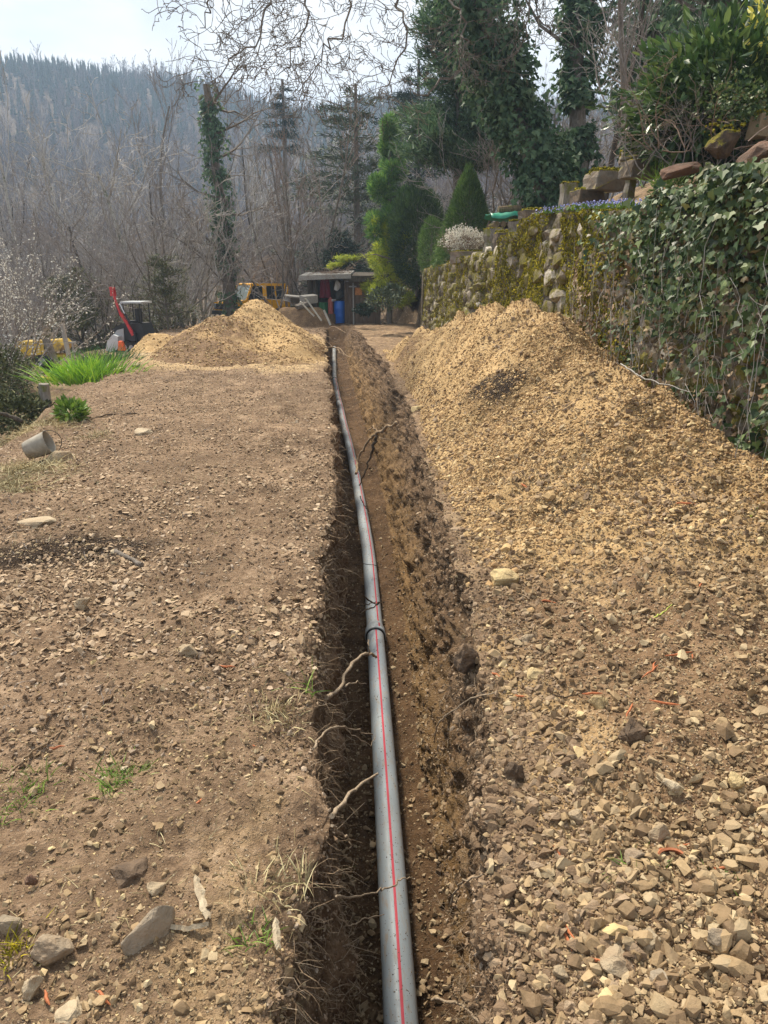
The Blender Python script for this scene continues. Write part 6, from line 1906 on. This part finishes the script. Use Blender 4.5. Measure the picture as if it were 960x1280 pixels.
# leaning ivy clad tree behind the wall with drooping bare boughs over the bank
T0 = 16.5
def pth(*pts):
    return [at(*p)[:] for p in pts]
lp = pth((700, 268, T0), (684, 235, T0), (668, 195, T0), (648, 150, T0), (628, 100, T0), (612, 50, T0-.5), (596, -5, T0-1), (570, -90, T0-1.5))
b0 = np.array(lp[0])
limbs_px = [
    [(600, -10, 15.3), (545, -95, 14.6), (500, -90, 14.2), (452, -40, 14), (436, 10, 13.9), (418, 50, 13.8), (398, 85, 13.8), (370, 118, 13.8)],
    [(598, -20, 15.3), (520, -140, 14), (430, -130, 13.4), (365, -60, 13), (340, 5, 12.9), (318, 50, 12.8), (280, 88, 12.8), (262, 105, 12.8)],
    [(604, 10, 15.5), (575, -30, 15), (560, 0, 14.6), (582, 28, 14.4), (584, 62, 14.4), (578, 92, 14.4)],
    [(590, -60, 15), (430, -170, 13), (320, -120, 12.2), (285, -50, 12), (265, 5, 12), (250, 35, 12)],
    [(580, -70, 15), (520, -60, 14.4), (500, -10, 14.2), (512, 45, 14.2), (492, 90, 14.2), (470, 120, 14.2)],
    [(570, -90, 15), (470, -150, 13.6), (400, -70, 13.3), (385, 5, 13.2), (372, 55, 13.2), (345, 95, 13.2)],
    [(590, -60, 15), (660, -90, 14.8), (668, -20, 14.6), (660, 30, 14.6), (640, 70, 14.6)],
    [(606, 60, 16), (560, 100, 15.4), (530, 118, 15.2), (505, 112, 15)]]
rs = np.random.RandomState(9)
dsegs = []
for pp in limbs_px:
    Q = smoothpath(np.array(pth(*pp))-b0, 4, .06, rs.randint(99))
    rr = np.linspace(.042, .007, len(Q))
    for i in range(len(Q)-1):
        dsegs.append([*Q[i], *Q[i+1], rr[i], rr[i+1], 0])
        if i > 5:
            for _ in range((1+(rs.rand() < .6)) if i > 9 else 0):
                d = unit(Q[i+1]-Q[i]); nd = d*.6+rs.normal(size=3)*.75+np.array([-.2, 0, -.15])
                dsegs += grow(Q[i], nd, rs.uniform(.6, 1.3), rr[i]*.4, 2, rs, 6, (4, 3), .75, .3, -.01, .6, .6, .0058, .2)
ivt = ivy_tree('ivy_clad_tree', 'huge leaning ivy clad tree behind the wall, its bare boughs drooping across the sky', lp, [.55, .8, .7, .72, .85, .95, .95, .9], 14500, .15, M_ivydark, .30, 3, 0, dsegs)
lp2 = pth((722, 262, 17), (724, 200, 17), (722, 140, 17), (720, 80, 17), (724, 20, 17), (728, -40, 17), (735, -110, 17))
ivy_tree('ivy_clad_tree', 'upright ivy covered tree right of the leaning one', lp2, [.4, .4, .42, .5, .6, .62, .6], 9000, .16, M_ivydark, .22, 13, 7)
lp3 = pth((790, 190, 17), (800, 120, 17.5), (820, 60, 17.5), (850, 10, 17.5), (880, -60, 17.5))
ivy_tree('ivy_clad_tree', 'dark broad ivy smothered tree above the laurel at the top right', lp3, [.3, .6, 1.3, 1.9, 1.8], 12000, .17, M_ivydark, .25, 23, 5)
lp4 = pth((930, 120, 13), (925, 60, 13), (915, 0, 13), (905, -60, 13))
ivy_tree('ivy_clad_tree', 'ivy covered trunk behind the top right corner of the laurel', lp4, [.6, .9, 1.2, 1.2], 7000, .15, M_ivydark, .2, 33, 4)
lp5 = [np.array([*xy(288, 31), -1.6])]
for f, dx in ((.3, 0), (.55, -2), (.75, -4), (1.0, -8)):
    x, y = xy(288+dx*.8-8*f, 31); lp5.append(np.array([x, y, -1.6+10.0*f]))
ivy_tree('ivy_clad_tree', 'slender ivy clad tree rising behind the yellow car', lp5, [.42, .42, .45, .55, .4], 5600, .17, M_ivydark, .28, 43, 9, clump=.7)
# dark limb with ivy tuft between the two big trees
def conifer(name, label, x, y, h, r, mat, seed, droop=.15, dens=1.0, size=.28, cat='tree', z=None, whorl=.42, gap=.1, lev_j=.2, nn=70, trunk=M_bark, lit=None, thick=.25, pw=.85, group=None):
    zz = float(H(x, y)) if z is None else z
    th = thing(name, label, cat, (x, y, zz), 0, group)
    stem(th, h, .02*h, trunk)
    rs = np.random.RandomState(seed); segs = []; pos = []; dr = []
    zc = h*gap
    while zc < h*.985:
        f = 1-(zc-h*gap)/(h*(1-gap))
        for k_ in range(5 if f > .15 else 3):
            a = rs.uniform(0, 6.28); L_ = r*(f**pw)*rs.uniform(.65, 1.15)+.06
            d0 = np.array([math.cos(a), math.sin(a), .25-droop])
            p = np.array([0, 0, zc+rs.uniform(-.1, .1)*whorl]); q0 = p
            for s_ in range(4):
                d0 = d0+np.array([0, 0, -droop*.35]); q_ = q0+unit(d0)*L_/4
                segs.append([*q0, *q_, .012+.02*f*(1-s_/4), .012+.015*f*(1-(s_+1)/4)])
                q0 = q_
                if s_ >= 0:
                    m = int(nn*dens*L_/4/.5)+2
                    pos.append(q_+rs.normal(size=(m, 3))*np.array([L_*.11+.05, L_*.11+.05, thick*.22*L_+.03])); dr.append(np.repeat(unit(d0)[None], m, 0))
        zc += whorl*(.5+.5*f)
    V, F = segtubes(segs, 3); ob('branches', V, F, trunk, th)
    pos = np.concatenate(pos); dr = np.concatenate(dr); m = len(pos)
    V, F, A = join(NEEDLE if lit is None else lit, pos, orient(R.normal(size=(m, 3))*.6+[0, 0, 1], dr+R.normal(size=(m, 3))*.55+[0, 0, .15]), R.uniform(.6, 1.2, m)*size, R.rand(m))
    ob('foliage', V, F, mat, th, attrs={'rnd': A}, kind='stuff')
    return th
x, y = xy(570, 25)
conifer('pine_tree', 'tall dark pine half hidden behind the leaning ivy clad tree', x, y, 10.8, 1.7, M_ivydark, 3, .0, 1.9, .28, gap=.35, pw=.6, z=float(H(x, y))-1)
# golden pine: soft tiers, green at the top
x, y = xy(487, 29)
gb = at(487, 356, 28.5).z
gp = thing('golden_pine', 'narrow irregular pine, deep green above and golden yellow green below', 'tree', (x, y, gb-1.2))
gh = at(487, 166, 28.5).z-gb+1.2
stem(gp, gh*.95, .12)
rs = np.random.RandomState(6)
for part_, f0, f1, mat, nt_ in (('golden_foliage', .08, .50, M_pine, 26), ('green_foliage', .38, 1.0, M_pinetop, 36)):
    pos, dr = [], []
    segs = []
    for k_ in range(nt_):
        f = f0+(f1-f0)*(k_+rs.rand())/nt_
        rr = 1.25*(1-f)**.48*(.5+.5*rs.rand())*(1.0 if f < .8 else .75); a = rs.uniform(0, 6.28)
        c = np.array([math.cos(a)*rr*.75, math.sin(a)*rr*.75, gh*f])
        segs.append([0, 0, c[2]-.15, *c, .03, .012])
        m = 620; d = unit(rs.normal(size=(m, 3))); s_ = rs.uniform(.28, .46)*(1.1-.45*f)
        pos.append(c+d*np.array([s_, s_, s_*.75])*rs.uniform(.5, 1, (m, 1))); dr.append(d+[0, 0, .5])
    pos = np.concatenate(pos); dr = np.concatenate(dr); m = len(pos)
    V, F, A = join(NEEDLE, pos, orient(R.normal(size=(m, 3)), dr+R.normal(size=(m, 3))*.3), R.uniform(.10, .19, m), R.rand(m))
    ob(part_, V, F, mat, gp, attrs={'rnd': A}, kind='stuff')
    V, F = segtubes(segs, 4); ob('branches', V, F, M_bark, gp)
# cedar with level sprays
x, y = xy(447, 37)
conifer('cedar_tree', 'grey green cedar with level feathery boughs behind the golden pine', x, y, 10.5, 4.0, M_cedar, 8, .10, .42, .30, gap=.12, whorl=.62, pw=.55, thick=.10)
x, y = xy(520, 42)
conifer('cedar_tree', 'larger dark spreading cedar behind the yew', x, y, 11.0, 4.0, M_spruce, 9, .12, .5, .34, gap=.1, whorl=.7, pw=.6, thick=.12)
x, y = xy(425, 33)
conifer('spruce_tree', 'dark low spruce right behind the shed roof', x, y, 4.0, 2.2, M_spruce, 10, .2, 1.0, .26, gap=.05)
x, y = xy(362, 60)
conifer('spruce_tree', 'lone dark spruce top sticking out of the bare trees', x, y, 16.0, 1.7, M_spruce, 12, .15, .5, .4, gap=.72, whorl=.8)
x, y = xy(205, 27.5)
conifer('juniper', 'dark evergreen bush under the bare trees right of the digger', x, y, 2.4, 1.3, M_olive, 14, .0, 1.2, .14, gap=.0, pw=.5, cat='bush')
x, y = xy(95, 31)
conifer('juniper', 'dark green bush between the yellow machine and the digger', x, y, 3.0, 1.8, M_olive, 15, .0, 1.2, .16, gap=.0, pw=.5, cat='bush')
# green gold spray beside the shed roof
p = at(470, 318, 26)
o = thing('cypress_branch', 'yellow green drooping spray of foliage above the shed roof', 'branch', tuple(p))
segs = [[.9, .3, -.25, 0, 0, 0, .03, .02, 0]]+grow((0, 0, 0), (-1, -.1, .05), 1.35, .02, 1, np.random.RandomState(4), 6, (6,), .5, .1, -.02, .5, .6, .006)
V, F = segtubes(np.array(segs)[:, :8], 4); ob('stem', V, F, M_bark, o)
A_ = np.array(segs); pos = np.repeat(A_[1:, 3:6], 34, 0)+R.normal(size=((len(A_)-1)*34, 3))*[.07, .07, .035]; m = len(pos)
V, F, A = join(NEEDLE, pos, orient(R.normal(size=(m, 3))+[0, 0, 2], np.array([[-1.0, 0, -.1]])+R.normal(size=(m, 3))*.5), R.uniform(.08, .15, m), R.rand(m))
ob('foliage', V, F, M_pine, o, attrs={'rnd': A}, kind='stuff')

# white blossom shrub and olive bush at the left edge
for px, D, s, lab in ((8, 27, 1.1, 'blossoming shrub with small white flowers at the left edge'), (-40, 19, 1.1, 'second white blossoming shrub, half out of the frame at left')):
    x, y = xy(px, D); z0 = float(H(x, y))
    th = thing('blossom_shrub', lab, 'shrub', (x, y, z0))
    rs = np.random.RandomState(px+50); segs = []
    for k_ in range(16):
        segs += grow((rs.normal()*.25, rs.normal()*.25, -.2), (rs.normal()*.45, rs.normal()*.4, 1), 2.9*s, .03, 2, rs, 6, (5, 4), .55, .12, .05, .55, .55, .005, .2)
    A_ = np.array(segs); V, F = segtubes(A_[:, :8], 3); ob('branches', V, F, M_twig, th)
    tw = A_[A_[:, 8] >= 1]; k_ = R.randint(0, len(tw), 2600); f = R.rand(2600, 1)
    pos = tw[k_, :3]*(1-f)+tw[k_, 3:6]*f+R.normal(size=(2600, 3))*.03; pos = pos[pos[:, 2] > 1.0]
    V, F, A = join(QUAD, pos, rotmats(len(pos)), R.uniform(.03, .06, len(pos)), R.rand(len(pos)))
    ob('blossoms', V, F, M_blossom, th, attrs={'rnd': A}, kind='stuff')
for px, D, h, r, lab in ((-22, 17, 1.2, .9, 'olive green bush under the white blossom at the left edge'), (5, 19.5, 1.0, .6, 'small olive bush left of the yellow machine'), (15, 13, .5, .6, 'dark low leafy scrub on the slope at the left edge')):
    x, y = xy(px, D); z0 = float(H(x, y))
    th = thing('olive_bush', lab, 'bush', (x-.2, y, z0))
    stem(th, h*.7, .03)
    leafmass('foliage', th, (0, 0, h*.5), (r, r, h*.6), 3000, QUAD, .07, M_olive, .2, jag=.3)
p = at(3, 517, 9.0)
root([([tuple(p+Vector((-.4, 0, .12))), tuple(p), tuple(p+Vector((.22, 0, -.10)))], .03, .03)], M_barkd, 'dark bar lying at the left frame edge on the slope', 'branch', 'branch', seed=90)

# far woodland on the hillside, one mass
rs = np.random.RandomState(123)
def ribbon_tree(seed, conif=False):
    rs = np.random.RandomState(seed)
    if conif:
        V, F = [], []
        for k_ in range(9):
            z0 = 2+k_*1.45; r_ = 2.6*(1-k_/9.5)*rs.uniform(.85, 1.15); n = len(V)
            V.append([0, 0, z0+2.6])
            for j in range(7):
                a = j*6.283/7+k_; rr = r_*rs.uniform(.7, 1.2); V.append([math.cos(a)*rr, math.sin(a)*rr, z0+rs.uniform(-.5, .3)])
            F += [[n, n+1+j, n+1+(j+1) % 7] for j in range(7)]
        return np.array(V), np.array(F)
    s = grow((0, 0, -.5), (rs.normal()*.05, rs.normal()*.05, 1), 10, .22, 3, rs, 5, (7, 4, 2), .5, .08, .08, .55, .5, .06, .2)
    A_ = np.array(s); p0, p1 = A_[:, :3], A_[:, 3:6]
    sd = unit(np.cross(unit(p1-p0), rs.normal(size=p0.shape)))
    V = np.stack([p0-sd*A_[:, 6:7], p0+sd*A_[:, 6:7], p1+sd*A_[:, 7:8], p1-sd*A_[:, 7:8]], 1).reshape(-1, 3)
    b_ = np.arange(len(A_))[:, None]*4
    F = np.concatenate([b_+[0, 1, 2], b_+[0, 2, 3]])
    return V, F
FT = [ribbon_tree(s) for s in range(5)]; FC = [ribbon_tree(s+20, True) for s in range(3)]
def far_wood(name, variants, n, mat, az0, az1, d0, d1, prob, lo, hi, kind='stuff'):
    az = np.radians(rs.uniform(az0, az1, n*4)); d = np.sqrt(rs.uniform(d0**2, d1**2, n*4))
    x, y = d*np.sin(az), d*np.cos(az)
    z = H(x, y)
    k_ = rs.rand(n*4) < prob(x, y, z, d, np.degrees(az))
    x, y, z = x[k_][:n], y[k_][:n], z[k_][:n]
    m = len(x); a = rs.uniform(0, 6.28, m)
    M = np.zeros((m, 3, 3)); M[:, 0, 0] = np.cos(a); M[:, 0, 1] = -np.sin(a); M[:, 1, 0] = np.sin(a); M[:, 1, 1] = np.cos(a); M[:, 2, 2] = 1
    return scatter(name, variants, np.stack([x, y, z], -1), M, rs.uniform(lo, hi, m), mat)
far_wood('far_woodland', FT, 3400, M_far, -48, 42, 88, 330, lambda x, y, z, d, a: np.where(d < 230, 1.0, .35)*np.clip(.75+.5*fbm(x*.02, y*.02, 0, 2, 5), 0, 1), .5, .85)
far_wood('far_conifer_wood', FC, 8500, M_spruce, -48, 42, 190, 425, lambda x, y, z, d, a: np.clip(sstep(235, 300, d)*1.0+.35*fbm(x*.015, y*.015, 0, 2, 6), 0, 1)*np.where(a > 0, .6, 1), .26, .44)

# ================================================================ HAZE
zmin = float(Z2.min())-1.2
hz = 122.0
hm = MB().box((0, 0, (zmin+hz)/2), (3100, 3100, hz-zmin))
M_hz = bpy.data.materials.new('air'); M_hz.use_nodes = True
t_ = M_hz.node_tree; t_.nodes.clear()
o_ = t_.nodes.new('ShaderNodeOutputMaterial'); v_ = t_.nodes.new('ShaderNodeVolumePrincipled')
v_.inputs['Color'].default_value = (.55, .74, 1.0, 1)
v_.inputs['Density'].default_value = 0.0010
v_.inputs['Anisotropy'].default_value = 0.2
t_.links.new(v_.outputs[0], o_.inputs['Volume'])
hob = hm.obj('haze', M_hz); hob['kind'] = 'stuff'
